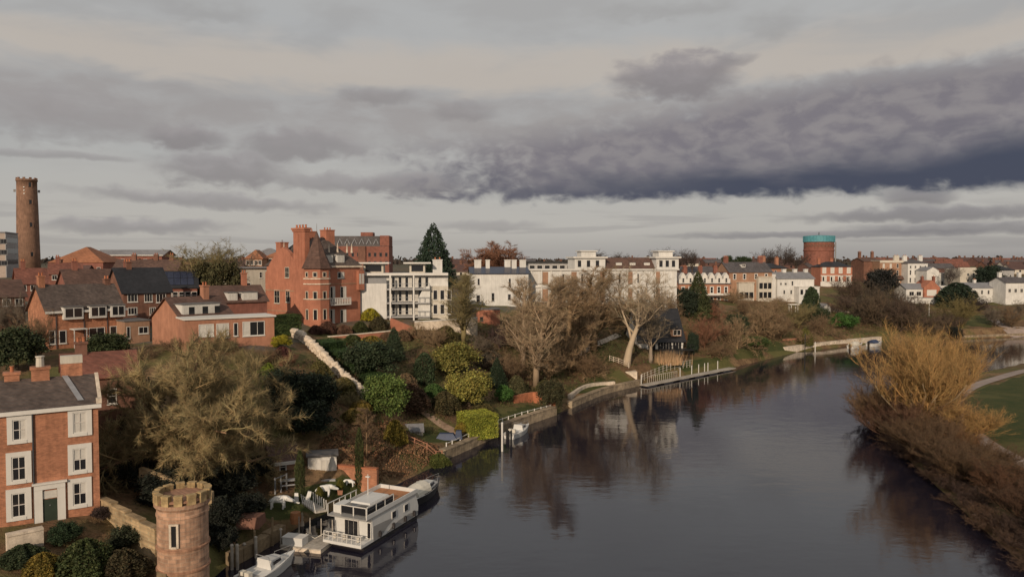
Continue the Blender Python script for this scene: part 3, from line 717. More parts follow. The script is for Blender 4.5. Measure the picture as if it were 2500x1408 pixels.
for spec in [('red_roofed_cottage', 'red-roofed cottage low in front of the tall brick tower', 45, 152, 118, 40, 8, 706, 692, 'brick_red', 3.0, 'tile_red'),
             ('brown_roofed_house', 'brown-roofed house showing just over the ridge of the orange-gabled house', 165, 128, 285, 42, 8, 715, 696, 'brick_red', 2.6, 'tile_brown'),
             ('red_gabled_house', 'red brick house with a small gable below the orange-roofed hall', 120, 175, 200, 30, 8, 690, 668, 'brick_red', 2.4, 'tile_red'),
             ('dark_brick_house', 'dark brick house with cream windows at the left edge of the row', -30, 112, 62, 45, 8, 770, 725, 'brick_brown', 2.4, 'tile_brown'),
             ('terracotta_house', 'small brick house with an orange roof left of the solar panels', 300, 150, 356, 35, 7, 705, 684, 'brick_red', 2.2, 'tile_orange')]:
    nm, lb, a, Yh, c_, t_, d_, pb, pe, wm_, rh_, rm_ = spec
    h = House(nm, lb, a, Yh, c_, t_, d_, pb, pe, wm_, 'gable', rh_, rm_)
    h.row(3, h.H - 1.5, h.H - .35, 1.1, cols=2, rows=1)
    h.chimney(h.L * .25, h.D / 2, h.H + rh_ * .6, h.H + rh_ + 1.4, .4, .4)
for lb, a, c_, Yh, pe, rm_ in [('grey hipped roof on the skyline left of the mansion chimneys', 612, 690, 225, 626, 'roof_grey'), ('orange hipped roof just behind the mansion gable', 650, 735, 212, 628, 'tile_orange'),
                              ('low orange-roofed house behind the bare tree, left of the mansion', 600, 640, 205, 632, 'tile_orange')]:
    h = House('hipped_house', lb, a, Yh, c_, 6, 9, 665, pe, 'brick_tan', 'hip', 2.6, rm_)
    h.row(4, h.H - 1.6, h.H - .4, .9, cols=1)

# --- the red brick mansion
h = House('red_brick_mansion', 'tall red brick mansion with a conical corner turret, curved gable and big chimneys', 775, 138, 880, 50, 17, 792, 650, 'brick_mansion', 'hip', 5.6, 'slate_brown', cat='mansion', over=.3)
mz = h.H
# curved gable on the side towards the left
ya, _ = h.hit(742, 700, 'l'); yb, _ = h.hit(654, 700, 'l'); yc, zap = h.hit(702, 603, 'l')
yb = min(yb, h.D - .1); yc = (ya + yb) / 2; hw = (yb - ya) / 2
prof = [(-1, 0), (-1, mz - 1.6), (-.98, mz - 1.2), (-.86, mz - .9), (-.78, mz + .2), (-.62, mz + 1.2), (-.45, mz + 2.0), (-.42, mz + 2.5), (-.22, mz + 3.2), (-.12, zap - .35), (0, zap)]
prof = prof + [(-a, b_) for a, b_ in prof[-2::-1]]
MB().prism([(-.55, yc + a * hw, z_) for a, z_ in prof], (.7, 0, 0)).build('gable_wall', 'brick_mansion', h.root)
MB().prism([(.15, yc - hw * .8, mz - .2), (.15, yc + hw * .8, mz - .2), (.15, yc, zap - .5)], (h.L / 2, 0, 0)).build('gable_roof', 'slate_brown', h.root)
box('string_course', 'brick_tan', (-.62, yc - hw, 6.0, -.553, yc + hw, 6.25), h.root)
box('string_course', 'brick_tan', (-.62, yc - hw, 2.0, -.553, yc + hw, 2.2), h.root)
for a, b, c_, d in [(696, 652, 706, 678), (670, 707, 683, 740), (698, 707, 708, 738)]: h.win(a, b, c_, d, 'l', cols=2, rows=2, fm='cream_render', off=.56)
MB().tube([(-.2, yc, zap), (-.2, yc, zap + .9)], .14, .05).build('finial', 'pale_stone', h.root)
# chimneys
y0, z0 = h.hit(752, 560, 'l'); y1, _ = h.hit(724, 560, 'l'); zt = h.hit(738, 566, 'l')[1]
cy_ = (y0 + y1) / 2
b = MB().box(-.75, y0, -2, .3, y1, zt)
for k in range(4): b.box(-.80, y0 + .12 + k * (y1 - y0) / 4, mz - .5, -.753, y0 + .34 + k * (y1 - y0) / 4, zt - .5)
b.box(-.9, y0 - .15, zt + .003, .45, y1 + .15, zt + .35).box(-1.05, y0 - .3, zt + .353, .6, y1 + .3, zt + .75)
o = b.build('chimney', 'brick_mansion', h.root)
for k in range(4): MB().lathe([(.2, zt + .76), (.17, zt + 1.2), (.22, zt + 1.25), (.2, zt + 1.35)], 8, (-.2, y0 + .4 + k * (y1 - y0 - .8) / 3)).build('chimney_pot', 'terracotta', o)
h.chimney(1.2, yc + hw * .1 + 2.2, mz + 1, zt - 2.0, .9, .8, None, 1, 'lead')
h.chimney(6.2, 5.2, mz + 3, zt + .4, 1.0, 1.0, None, 3); h.chimney(5.2, 9.5, mz + 4, zt + .2, .8, .8, None, 2)
# turret
tr_, tcx, tcy = 2.45, .15, .15
te = at(775, 656, 137).z - h.z0; ta = at(775, 566, 137).z - h.z0
t_ = MB().lathe([(tr_ + .12, -2.5), (tr_ + .12, 1.0), (tr_, 1.05), (tr_, te)], 8, (tcx, tcy), math.pi / 8).build('turret', 'brick_mansion', h.root)
MB().lathe([(tr_ + .4, te + .01), (tr_ + .38, te + .15), (tr_ * .72, te + (ta - te) * .36), (.12, ta), (.05, ta + .2)], 8, (tcx, tcy), math.pi / 8).build('turret_roof', 'tile_brown', t_)
MB().tube([(tcx, tcy, ta), (tcx, tcy, ta + 1.6)], .08, .03).build('finial', 'lead', t_)
for py_ in (732, 695, 682):
    z_ = at(775, py_, 135.7).z - h.z0
    MB().lathe([(tr_ + .02, z_), (tr_ + .13, z_ + .02), (tr_ + .13, z_ + .2), (tr_ + .02, z_ + .22)], 8, (tcx, tcy), math.pi / 8).build('string_course', 'pale_stone', t_)
for k in range(8):
    a = math.pi / 8 + math.pi / 8 + k * math.pi / 4
    dv = Vector((math.cos(a), math.sin(a), 0)); wv = Vector((-dv.y, dv.x, 0))
    wd = h.o + Vector((h.c * dv.x - h.s * dv.y, h.s * dv.x + h.c * dv.y, 0)) - h.o
    if wd.y > .35: continue
    ap = tr_ * math.cos(math.pi / 8)
    for pa, pb_ in ((664, 677), (711, 731), (755, 788)):
        z1 = at(775, pa, 135.7).z - h.z0; z0 = at(775, pb_, 135.7).z - h.z0
        q = MB(); q.box(-.42, -.05, z0, -.30, .06, z1).box(.30, -.05, z0, .42, .06, z1).box(-.3, -.05, z1 - .12, .3, .06, z1).box(-.3, -.05, z0, .3, .06, z0 + .1)
        wo = q.build('window', 'pale_stone', t_); wo.location = (tcx + dv.x * ap, tcy + dv.y * ap, 0); wo.rotation_euler = (0, 0, a + math.pi / 2)
        box('pane', 'glass', (-.31, -.012, z0 + .08, .31, -.003, z1 - .1), wo).location = (0, 0, 0)
# river front
for a, b, c_, d, pn in [(806, 699, 818, 738, Cu), (831, 699, 845, 728, Cu), (806, 755, 817, 788, Cu), (831, 755, 845, 788, Cu), (824, 664, 840, 679, Cu)]:
    h.win(a, b, c_, d, cols=2, rows=1, pane=[G, pn])
x0, zb = h.hit(806, 746, off=1.0); x1, zt2 = h.hit(856, 727, off=1.0)
b = MB().box(x0, -1.2, zb, x1, -.01, zb + .2)
for k in range(13): b.box(x0 + k * (x1 - x0 - .12) / 12, -1.15, zb + .203, x0 + k * (x1 - x0 - .12) / 12 + .16, -1.05, zt2)
b.box(x0, -1.2, zt2 + .003, x1, -1.0, zt2 + .14)
b.build('balcony', 'white_paint', h.root)
box('string_course', 'brick_tan', (2.6, -.08, 7.4, h.L - .3, -.004, 7.6), h.root)
box('eaves', 'pale_stone', (2.6, -.42, mz - .25, h.L + .3, -.31, mz + .1), h.root)
for a, c_ in ((797, 808), (822, 836)):
    x0, _ = h.hit(a, 640, off=-.6); x1, _ = h.hit(c_, 640, off=-.6)
    h.dormer((x0 + x1) / 2, .25, mz + .1, (x1 - x0) + .5, 2.1, 2.2, cols=2, pane='curtain')
for px_, py_ in ((801, 607), (822, 606), (845, 590), (867, 625)):
    x, _ = h.hit(px_, 630, off=-2.5); y_ = 2.2
    MB().tube([(min(x, h.L - .3), y_, mz + 2.6), (min(x, h.L - .3), y_, mz + 4.4)], .22, .05, 6).build('finial', 'pale_stone', h.root)
MB().box(h.L + .004, 1.5, -2, h.L + 2.5, 6.5, 5.2).build('side_wing', 'brick_mansion', h.root)
MB().prism([(h.L + .01, 1.2, 5.21), (h.L + 2.8, 1.2, 5.21), (h.L + .01, 1.2, 7.6)], (0, 5.6, 0)).build('wing_roof', 'slate_brown', h.root)
b = MB().box(h.L - .9, -.7, 6.2, h.L + .5, -.004, 10.0)
b.build('oriel', 'brick_mansion', h.root)
for k in range(2): box('pane', 'curtain', (h.L - .75 + k * .65, -.72, 7.4, h.L - .25 + k * .65, -.704, 9.4), h.root)
HM = h
# --- red hotel block behind
h = House('red_brick_hotel', 'red brick block with a row of little white gables along its top, behind the mansion', 800, 330, 950, 4, 18, 660, 601, 'brick_red', 'flat', .2, 'roof_felt', over=.1, cat='building')
h.row(11, 2.5, 4.1, 1.1, cols=1, fm='dark_metal', pane='glass'); h.row(11, 6.3, 7.9, 1.1, cols=1, fm='dark_metal', pane='glass')
MB().box(1, 1, h.H + .21, h.L - 4.2, 16, h.H + 4.6).build('mansard', 'slate', h.root)
MB().box(h.L - 4, -.1, h.H + .003, h.L + .1, 16, h.H + 4.8).build('end_tower', 'brick_red', h.root)
MB().box(h.L * .52, 4, h.H + 4.61, h.L * .72, 12, h.H + 6.4).build('plant_room', 'brick_red', h.root)
for k in range(7):
    x = 2.2 + k * (h.L - 8) / 6
    MB().prism([(x - 1.3, .95, h.H + 1.0), (x - .9, .95, h.H + 1.0), (x, .95, h.H + 3.1), (x + .9, .95, h.H + 1.0), (x + 1.2, .95, h.H + 1.0), (x, .95, h.H + 3.5)], (0, -.3, 0)).build('gablet', 'lead', h.root)
box('bay', 'brick_brown', (h.L * .5, -.9, 0, h.L * .62, -.004, h.H), h.root)

# --- modern white flats
h = House('white_apartment_block', 'modern white apartment block with glazed balconies and flat floating roofs', 880, 148, 1094, 6, 15, 772, 672, 'white_render', 'flat', .3, 'grey_render', over=.1, cat='apartment block')
fl = h.H / 3
x1, _ = h.hit(945, 720)
MB().box(0, -1.6, -2, x1, -.004, h.H - 1.6).build('front_wing', 'white_render', h.root)
box('glass_rail', 'grey_metal', (x1 - 3.6, -1.55, h.H - 1.59, x1, -1.45, h.H - .5), h.root)
xe, _ = h.hit(1050, 720)
for k in range(3):
    z_ = -.15 + k * fl
    f_ = box('balcony', 'grey_render', (x1 + .01, -2.6, z_, xe, -.01, z_ + .28), h.root)
    q = MB()
    for i in range(9): q.box(x1 + .1 + i * (xe - x1 - .2) / 8 - .04, -2.58, z_ + .285, x1 + .1 + i * (xe - x1 - .2) / 8 + .04, -2.5, z_ + 1.25)
    q.box(x1, -2.6, z_ + 1.253, xe, -2.48, z_ + 1.33); q.build('railing', 'grey_metal', f_)
    h.row(6, z_ + .4, z_ + 2.6, 1.35, x0=x1 + .3, x1=xe - .3, cols=2, rows=1, pane=[Cu, G], fm='white_paint', sill=False, name='glazed_door')
for px_ in (953, 1010):
    x, _ = h.hit(px_, 700, off=2.4); box('column', 'white_paint', (x - .15, -2.9, -1.5, x + .15, -2.605, h.H + .0), h.root)
MB().prism([(xe - 2.4, -2.0, -.5), (xe, -2.0, -.5), (xe, -2.0, h.H - 2.0), (xe - 1.2, -2.0, h.H - 2.4), (xe - 2.4, -2.0, h.H - 4.6)], (0, 1.95, 0)).build('wing_wall', 'white_render', h.root)
MB().box(xe + .01, -1.2, -2, h.L, -.004, h.H - 2.2).build('end_wing', 'cream_render', h.root)
for z_ in (.4, 3.3): 
    for k in range(3): h.winm(xe + .6 + k * 1.4, z_, xe + 1.5 + k * 1.4, z_ + 2.0, cols=1, rows=1, off=1.2)
for a, c_, pt, pb_ in ((872, 950, 628, 642), (985, 1052, 628, 642)):
    x0, _ = h.hit(a, 635, off=-3); x2, _ = h.hit(c_, 635, off=-3)
    ph = MB().box(x0 + 1.2, 3.4, h.H + .3, x2 - 1.2, 9, h.H + 2.3).build('penthouse', 'cream_render', h.root)
    box('roof_slab', 'white_paint', (x0, 2.2, h.H + 2.31, x2, 10, h.H + 2.6), ph)
    box('pane', 'glass', (x0 + 1.6, 3.38, h.H + .7, x2 - 1.6, 3.396, h.H + 2.0), ph)
h.band(h.H - .02, .5, 'white_paint', 1.4, -.3, h.L)
x, _ = h.hit(1068, 640, off=-6); h.chimney(x, 6, h.H, h.H + 3.0, 1.0, .7, 'white_render', 2)
wall_strip('retaining_wall', [at(1012, 800, 141.5)[:2], at(1080, 790, 142.5)[:2], at(1165, 780, 145)[:2]], 7.5, [13.2, 13.4, 13.7], .5, 'pale_stone', 'pale retaining wall below the white apartment block', cap='white_paint')
wall_strip('terrace_wall', [at(955, 800, 141)[:2], at(1012, 800, 137)[:2]], 8, [14.0, 12.5], .5, 'brick_mansion', 'brick garden wall stepping down below the white apartment block')
wall_strip('terrace_wall', [at(800, 830, 129)[:2], at(880, 822, 132)[:2], at(960, 812, 136)[:2]], 8, [11.6, 11.8, 12.0], .5, 'brick_mansion', 'long low brick terrace wall in the mansion garden', cap='pale_stone')
h = House('brick_garage', 'plain red brick garage box between two bare trees', 1166, 158, 1221, 6, 5, 795, 757, 'brick_mansion', 'flat', .15, 'roof_felt', over=.05)
h.winm(.5, 1, 1.2, 1.9, cols=1, rows=1, fm='dark_metal')

# --- white house with chimney row
h = House('white_chimneyed_house', 'plain white rendered house with five tall white chimneys and dark blue roof', 1150, 184, 1290, 6, 10, 748, 668, 'white_render', 'gable', 1.5, 'solar')
for a, b, c_, d in [(1166, 680, 1171, 695), (1242, 680, 1247, 700), (1240, 718, 1247, 732), (1200, 715, 1207, 735), (1163, 720, 1172, 738)]: h.win(a, b, c_, d, cols=1, rows=2, fm='grey_metal')
for px_, ww in ((1166, .85), (1190, .5), (1239, .75), (1254, .6), (1276, .8)):
    x, _ = h.hit(px_, 660, off=-5); h.chimney(x, 5 + rng.uniform(-1, 1), h.H + .8, h.H + 3.3, ww, .6, 'white_render', 0)
h = House('glazed_penthouse', 'dark glazed pavilion with a thin black roof behind the white chimneys', 1290, 205, 1400, 6, 8, 670, 641, 'grey_render', 'flat', .35, 'black_paint', over=.9)
h.row(6, .6, 2.6, 1.6, cols=1, rows=1, fm='white_paint')
# --- the long white riverside building
h = House('white_riverside_hotel', 'long white building with two raised white roof pavilions and brick window panels', 1290, 193, 1652, 10, 14, 745, 660, 'white_render', 'flat', .35, 'white_paint', cat='building', over=.5)
xa, _ = h.hit(1474, 640, off=-1); xb, _ = h.hit(1600, 640, off=-1)
MB().add([(xa, .3, h.H + .36), (xb, .3, h.H + .36), (xb, 12, h.H + .36), (xa, 12, h.H + .36), (xa, 4, h.H + 3.4), (xb, 4, h.H + 3.4), (xb, 9, h.H + 3.4), (xa, 9, h.H + 3.4)], [(0, 3, 2, 1), (4, 5, 6, 7), (0, 1, 5, 4), (1, 2, 6, 5), (2, 3, 7, 6), (3, 0, 4, 7)]).build('mansard', 'tile_brown', h.root)
h.band(h.H * .50, .35, 'white_paint', .3)
for zr in (.55, .06):
    z0 = h.H * zr + .7
    for k in range(15):
        x = 1.2 + k * (h.L - 2.4) / 15
        if k % 3 == 1: box('brick_panel', 'brick_tan', (x, -.06, z0 - .3, x + 1.5, -.004, z0 + 3.0), h.root)
        else: h.winm(x + .1, z0 - .1, x + 1.3, z0 + 2.5, cols=2, rows=1, pane=[G, Cu] if k % 2 else Cu, sill=False)
for k in range(16):
    x = .7 + k * (h.L - 1.9) / 15; box('pilaster', 'white_paint', (x, -.25, -1.5, x + .35, -.07, h.H - .11), h.root)
for a, c_ in ((1400, 1474), (1598, 1652)):
    x0, _ = h.hit(a, 640, off=-1); x2, _ = h.hit(c_, 640, off=-1)
    pv = MB().box(x0, -.4, h.H + .36, x2, 7, h.H + 3.2).build('roof_pavilion', 'white_render', h.root)
    box('cornice', 'white_paint', (x0 - .5, -1.0, h.H + 3.203, x2 + .5, 7.5, h.H + 3.6), pv)
    box('lantern', 'white_render', ((x0 + x2) / 2 - 2, 1, h.H + 3.603, (x0 + x2) / 2 + 2, 5.5, h.H + 5.0), pv)
    box('cornice', 'white_paint', ((x0 + x2) / 2 - 2.4, .6, h.H + 5.003, (x0 + x2) / 2 + 2.4, 5.9, h.H + 5.25), pv)
    for k in range(3): box('pane', 'glass', (x0 + .8 + k * (x2 - x0 - 1) / 3, -.52, h.H + .9, x0 + 1.7 + k * (x2 - x0 - 1) / 3, -.504, h.H + 2.6), pv)
for px_ in (1507, 1540, 1575):
    x, _ = h.hit(px_, 645, off=-3); h.dormer(x, 1.5, h.H + .9, 1.6, 1.1, 2.0, cols=2, pane='curtain')
MB().box(2, -1.5, -4.0, h.L * .55, -.26, -.2).build('lower_terrace', 'white_render', h.root)

# --- terrace and villas to the right
h = House('gabled_brick_terrace', 'Victorian brick terrace with a row of white gabled dormers above white bands', 1657, 256, 1782, 6, 9, 742, 692, 'brick_pink', 'gable', 3.6, 'slate')
box('attic_band', 'white_paint', (0, -.15, h.H - .2, h.L, -.004, h.H + 1.6), h.root)
for k in range(7):
    x = 1.5 + k * (h.L - 3) / 6
    if 2 < k < 3: continue
    MB().prism([(x - 1, -.2, h.H + 1.61), (x + 1, -.2, h.H + 1.61), (x + .9, -.2, h.H + 2.6), (x, -.2, h.H + 3.8), (x - .9, -.2, h.H + 2.6)], (0, 2.2, 0)).build('dormer', 'white_paint', h.root)
    h.winm(x - .4, h.H + .3, x + .4, h.H + 1.9, cols=1, rows=2, off=.21)
    h.winm(x - .5, h.H - 3.4, x + .5, h.H - 1.2, cols=1, rows=2, surround=.2)
    h.winm(x - .5, .3, x + .5, 2.4, cols=1, rows=2, surround=.3)
h.band(3.0, .6, 'white_paint', .5)
box('veranda_roof', 'slate', (h.L * .45, -2.0, 2.6, h.L, -.51, 2.8), h.root)
for k in (.2, .5, .8): h.chimney(h.L * k, 4.5, h.H + 2.6, h.H + 5.6, .7, .45, 'brick_red', 3)
h = House('stone_bay_villa', 'tan brick villa with pale two-storey bay windows and a blind red gable end', 1780, 262, 1884, 14, 10, 732, 664, 'brick_tan', 'gable', 3.4, 'slate')
MB().box(-.12, 0, -2, -.004, 10, h.H).build('gable_facing', 'brick_red', h.root)
for px0, px1, pt, pb_ in ((1798, 1836, 690, 728), (1846, 1880, 676, 728)):
    x0, zb = h.hit(px0, pb_); x1, zt = h.hit(px1, pt)
    by = MB().box(x0, -1.4, -1.5, x1, -.004, zt).build('bay_window', 'cream_render', h.root)
    box('bay_cornice', 'pale_stone', (x0 - .25, -1.65, zt + .003, x1 + .25, -.004, zt + .3), by)
    for zz_ in (.6, 3.9):
        for k in range(3):
            xx = x0 + .35 + k * (x1 - x0 - .3) / 3
            if zz_ + 2.2 < zt: box('pane', 'glass', (xx, -1.42, zz_, xx + (x1 - x0) / 3 - .45, -1.404, zz_ + 2.1), by)
for a in (.12, .35, .62, .86): h.winm(h.L * a - .5, h.H - 2.6, h.L * a + .5, h.H - .7, cols=1, rows=2, surround=.15)
for k in (.08, .9): h.chimney(h.L * k, 5, h.H + 2.2, h.H + 5.2, .8, .5, 'brick_red', 4)
h.dormer(h.L * .4, 2.0, h.H + 1.6, 1.5, 1.2, 2.0, flat=False)
h = House('pink_hipped_villa', 'pale pink villa with a dark hipped roof behind the white house', 1868, 285, 1918, 8, 10, 700, 655, 'brick_pink', 'hip', 2.0, 'slate_dark', over=.8)
h.row(3, h.H - 2.4, h.H - .8, .9, cols=1)
h.chimney(h.L * .2, 5, h.H + 1, h.H + 4.4, .6, .5); h.chimney(h.L * .85, 5, h.H + 1, h.H + 4.0, .6, .5)
h = House('white_riverside_house', 'broad white two-storey house with a grey roof above the gardens', 1897, 266, 1987, 10, 9, 737, 680, 'white_render', 'gable', 2.2, 'roof_grey')
for a, b, c_, d in [(1904, 690, 1909, 696), (1915, 690, 1921, 696), (1932, 686, 1937, 697), (1912, 708, 1917, 718), (1929, 708, 1934, 718), (1943, 709, 1948, 717)]: h.win(a, b, c_, d, cols=1)
x0, _ = h.hit(1950, 700, off=3); x1, zt = h.hit(2000, 701, off=3)
q = MB().box(x0, -3.2, -2.5, x1, -.01, zt).build('lower_wing', 'white_render', h.root)
box('parapet', 'white_paint', (x0 - .15, -3.35, zt + .003, x1 + .15, -.01, zt + .25), q)
for k in range(4): box('pane', 'glass', (x0 + .6 + k * (x1 - x0 - .6) / 4, -3.22, zt - 2.6, x0 + 1.6 + k * (x1 - x0 - .6) / 4, -3.204, zt - .8), q)
MB().box(-2.6, 1, -2, -.01, 8, h.H + 1.6).build('side_tower', 'white_render', h.root)
for k in (.35, .65, .95): h.chimney(h.L * k, 4.5, h.H + 1.5, h.H + 3.2, .7, .5, 'white_render', 0)
h = House('red_white_house', 'red brick house with big white window bays next to the water tower', 2003, 322, 2080, 3, 9, 697, 652, 'brick_mansion', 'hip', 2.4, 'slate_dark', over=.2)
h.band(-.5, 2.2, 'white_paint', .12); h.band(h.H * .52, .3, 'white_paint', .15)
for k in range(4):
    x = 1.6 + k * (h.L - 3.2) / 3
    h.winm(x - .6, h.H - 2.6, x + .6, h.H - .4, cols=2, rows=1, pane='curtain', surround=.25); h.winm(x - .8, 1.8, x + .8, h.H * .52 - .3, cols=2, rows=1, pane=[G, Cu], surround=.3, sill=False)
for k in (.1, .5): h.chimney(h.L * k, 5, h.H + 1.2, h.H + 3.4, .6, .5)
h = House('tan_georgian_house', 'tan brick Georgian house with white parapet and curved brown veranda roof', 2147, 342, 2216, 5, 11, 697, 637, 'brick_tan', 'flat', .3, 'cream_render', over=.2)
h.band(h.H - .8, .8, 'cream_render', .2)
for k in range(4):
    x = 1.9 + k * (h.L - 3.6) / 3
    for zf, ht in ((.72, 1.9), (.42, 2.3)): h.winm(x - .5, h.H * zf, x + .5, h.H * zf + ht, cols=1, rows=2, pane='curtain' if k < 2 else 'glass')
MB().prism([(0, -2.4, 3.0), (0, -.004, 3.0), (0, -.004, 4.6), (0, -1.4, 4.3)], (h.L, 0, 0)).build('veranda_roof', 'tile_brown', h.root)
for k in range(6): box('veranda_post', 'cream_render', (.2 + k * (h.L - .6) / 5, -2.3, -1, .5 + k * (h.L - .6) / 5, -2.0, 2.995), h.root)
h.chimney(h.L * .8, 5, h.H, h.H + 2.4, 1.2, .6, 'cream_render', 2)
h = House('brick_terrace_end', 'dark brick end house with a chimney on the skyline beside the tan house', 2108, 348, 2148, 5, 11, 697, 638, 'brick_brown', 'gable', 1.6, 'tile_brown')
for k in (.12, .9): h.chimney(h.L * k, 5.5, h.H + .8, h.H + 4.4, .6, .5, 'brick_brown', 2)
h.row(2, h.H - 2.6, h.H - .8, .9, cols=1, x0=h.L * .6, pane='curtain')
MB().box(1.5, -3, -2, h.L - .5, -.01, 4.6).build('front_wing', 'brick_pink', h.root)
h = House('white_tall_house', 'tall plain white house with small windows next to the tan house', 2216, 338, 2264, 5, 10, 697, 643, 'white_render', 'hip', 2.0, 'slate')
for z_ in (.78, .48, .14): h.row(4, h.H * z_, h.H * z_ + (1.2 if z_ > .7 else 2.2), .85, cols=1)
for k in (.15, .95): h.chimney(h.L * k, 5, h.H + 1, h.H + 3.4, .9, .6, 'white_render', 2)
h = House('white_gabled_villa', 'white house whose plain gable faces the river, right of the tall white house', 2262, 330, 2292, 4, 9, 700, 661, 'white_render', 'front', 1.6, 'roof_grey', over=.1)
h.winm(h.L * .42, 2.8, h.L * .58, 4.6, cols=1, rows=2)
h = House('white_garden_wing', 'low white wing behind a bare garden tree on the far right bank', 2290, 336, 2350, 3, 8, 700, 668, 'white_render', 'flat', .3, 'white_paint', over=.1)
h.row(3, 1.0, 2.6, 1.0, cols=1)
h = House('cream_villa', 'cream flat-topped villa left of the dark round tree', 2338, 322, 2420, 3, 9, 692, 658, 'cream_render', 'flat', .35, 'cream_render', over=.15)
MB().box(0, -1.5, -2, h.L * .5, -.004, h.H + .9).build('front_block', 'cream_render', h.root)
for a, z_ in ((.2, 3.2), (.36, 3.2), (.2, .6), (.38, .4)): h.winm(h.L * a, z_, h.L * a + 1.1, z_ + 1.3, cols=1, off=1.5)
h.row(3, 2.2, 4.0, .9, cols=1, x0=h.L * .55)
h = House('brick_fronted_cottage', 'cottage with white lower storey and a red brick gable near the flagpole', 2212, 292, 2298, 4, 8, 738, 705, 'white_render', 'gable', 1.9, 'roof_grey')
x0, _ = h.hit(2253, 700); x1, _ = h.hit(2292, 700)
gb = MB().prism([(x0, -.8, -1.5), (x1, -.8, -1.5), (x1, -.8, h.H + .6), ((x0 + x1) / 2, -.8, h.H + 3.4), (x0, -.8, h.H + .6)], (0, 8, 0)).build('brick_gable', 'brick_mansion', h.root)
box('gable_window', 'white_paint', (x0 + 1.2, -.86, 2.6, x1 - 1.5, -.804, 5.0), gb)
for k in range(2): h.winm(1.2 + k * 3.0, 2.6, 3.2 + k * 3.0, 4.3, cols=2, rows=1, surround=.2)
box('lean_to_roof', 'roof_grey', (0, -2.2, 1.9, x1 + 1.5, -.81, 2.1), h.root); MB().box(.1, -2.0, -2, x1 + 1.3, -.81, 1.89).build('lean_to', 'white_render', h.root)
for k in (.62, .95): h.chimney(h.L * k, 4, h.H + 2, h.H + 4.6, .45, .45, 'brick_red', 1)
h = House('long_white_cottage', 'long low white cottage with a grey roof on the far right bank', 2356, 290, 2448, 5, 9, 737, 703, 'white_render', 'gable', 1.9, 'roof_grey')
for k in range(5): h.winm(1 + k * (h.L - 2) / 5, 3.0, 1.9 + k * (h.L - 2) / 5, 4.6, cols=1, rows=2)
h.chimney(h.L * .45, 4.5, h.H + 1.2, h.H + 3.0, .5, .4)
h = House('white_edge_house', 'white house with tall white chimneys cut by the right edge', 2455, 284, 2540, 4, 9, 728, 690, 'white_render', 'gable', 2.0, 'slate')
for k in range(5): h.winm(1 + k * (h.L - 2) / 5, 2.2, 2.1 + k * (h.L - 2) / 5, 3.7, cols=2, rows=1)
for k in (.05, .62): h.chimney(h.L * k, 4.5, h.H + 1, h.H + 3.8, .6, .5, 'white_render', 0)
h = House('grey_villa', 'grey villa with a dark hipped roof behind the dark round tree', 2425, 330, 2475, 3, 9, 690, 660, 'grey_render', 'hip', 2.4, 'slate_dark', over=.4)
h.row(3, 2.0, 3.6, .9, cols=1)
h = House('white_garage', 'low white garage wall between the brick-fronted cottage and the long cottage', 2292, 305, 2332, 3, 5, 712, 699, 'white_render', 'flat', .2, 'white_paint', over=.1)
h.winm(1.0, .4, 2.4, 1.6, cols=1, rows=1, name='garage_door', pane='curtain')

# --- black-roofed boathouse and its deck
h = House('black_roofed_boathouse', 'chalet with a huge black roof and white walls beside the tall forked tree', 1560, 168, 1668, 14, 8, 852, 829, 'white_paint', 'gable', 6.6, 'slate_dark', over=.5)
h.win(1583, 830, 1600, 856, cols=1, rows=1, name='door', fm='black_paint')
h.win(1605, 832, 1640, 856, cols=5, rows=1, fm='white_paint'); h.win(1642, 832, 1664, 854, cols=3, rows=1, fm='white_paint')
h.dormer(h.L * .83, -.5, h.H + .6, 2.2, 1.6, 3.0, 'brick_tan', flat=False, cols=2)
dk = box('deck', 'black_paint', (h.L * .35, -3.0, -.35, h.L + 1.2, -.01, -.1), h.root)
q = MB()
for k in range(10): q.box(h.L * .35 + k * (h.L * .85) / 10, -2.95, -.095, h.L * .35 + k * (h.L * .85) / 10 + .08, -2.87, .9)
q.box(h.L * .35, -2.97, .903, h.L + 1.2, -2.85, .98); q.build('deck_railing', 'black_paint', dk)
for k in range(4): box('deck_post', 'black_paint', (h.L * .4 + k * 2.2, -2.8, -2.6, h.L * .4 + k * 2.2 + .15, -2.65, -.355), h.root)

# --- shot tower
Y_ = 350; c_ = at(70, 640, Y_); zt = at(70, 438, Y_).z
t = empty('brick_shot_tower', (c_.x, Y_, 16), 0, 'tall tapering round brick tower rising at the left edge', 'tower')
H_ = zt - 16
MB().lathe([(5.0, 0), (4.75, H_ * .3), (4.45, H_ * .7), (4.2, H_ - 4.2), (4.2, H_ - 1.0), (4.45, H_ - .95), (4.45, H_ - .1), (4.2, H_), (3.8, H_)], 32).build('shaft', 'brick_tower', t, True)
for py_ in (450, 492, 548, 620):
    z_ = at(75, py_, Y_ - 4.5).z - 16; rr = 4.15 + .85 * (1 - z_ / H_)
    for a in (R(-40),):
        o = MB().box(-.55, -.12, -.95, .55, .2, .95).build('window', 'glass', t); o.location = (math.cos(a) * rr, math.sin(a) * rr, z_); o.rotation_euler = (0, 0, a + math.pi / 2)
        for s_ in (-1, 1): box('surround', 'brick_tower', (s_ * .75 - .18, -.22, -1.1, s_ * .75 + .18, .2, 1.1), o)
for k in range(10):
    a = k * math.pi / 5; o = MB().box(-.5, -.25, 0, .5, .3, .7).build('parapet_block', 'brick_tower', t); o.location = (math.cos(a) * 4.1, math.sin(a) * 4.1, H_ + .003); o.rotation_euler = (0, 0, a + math.pi / 2)
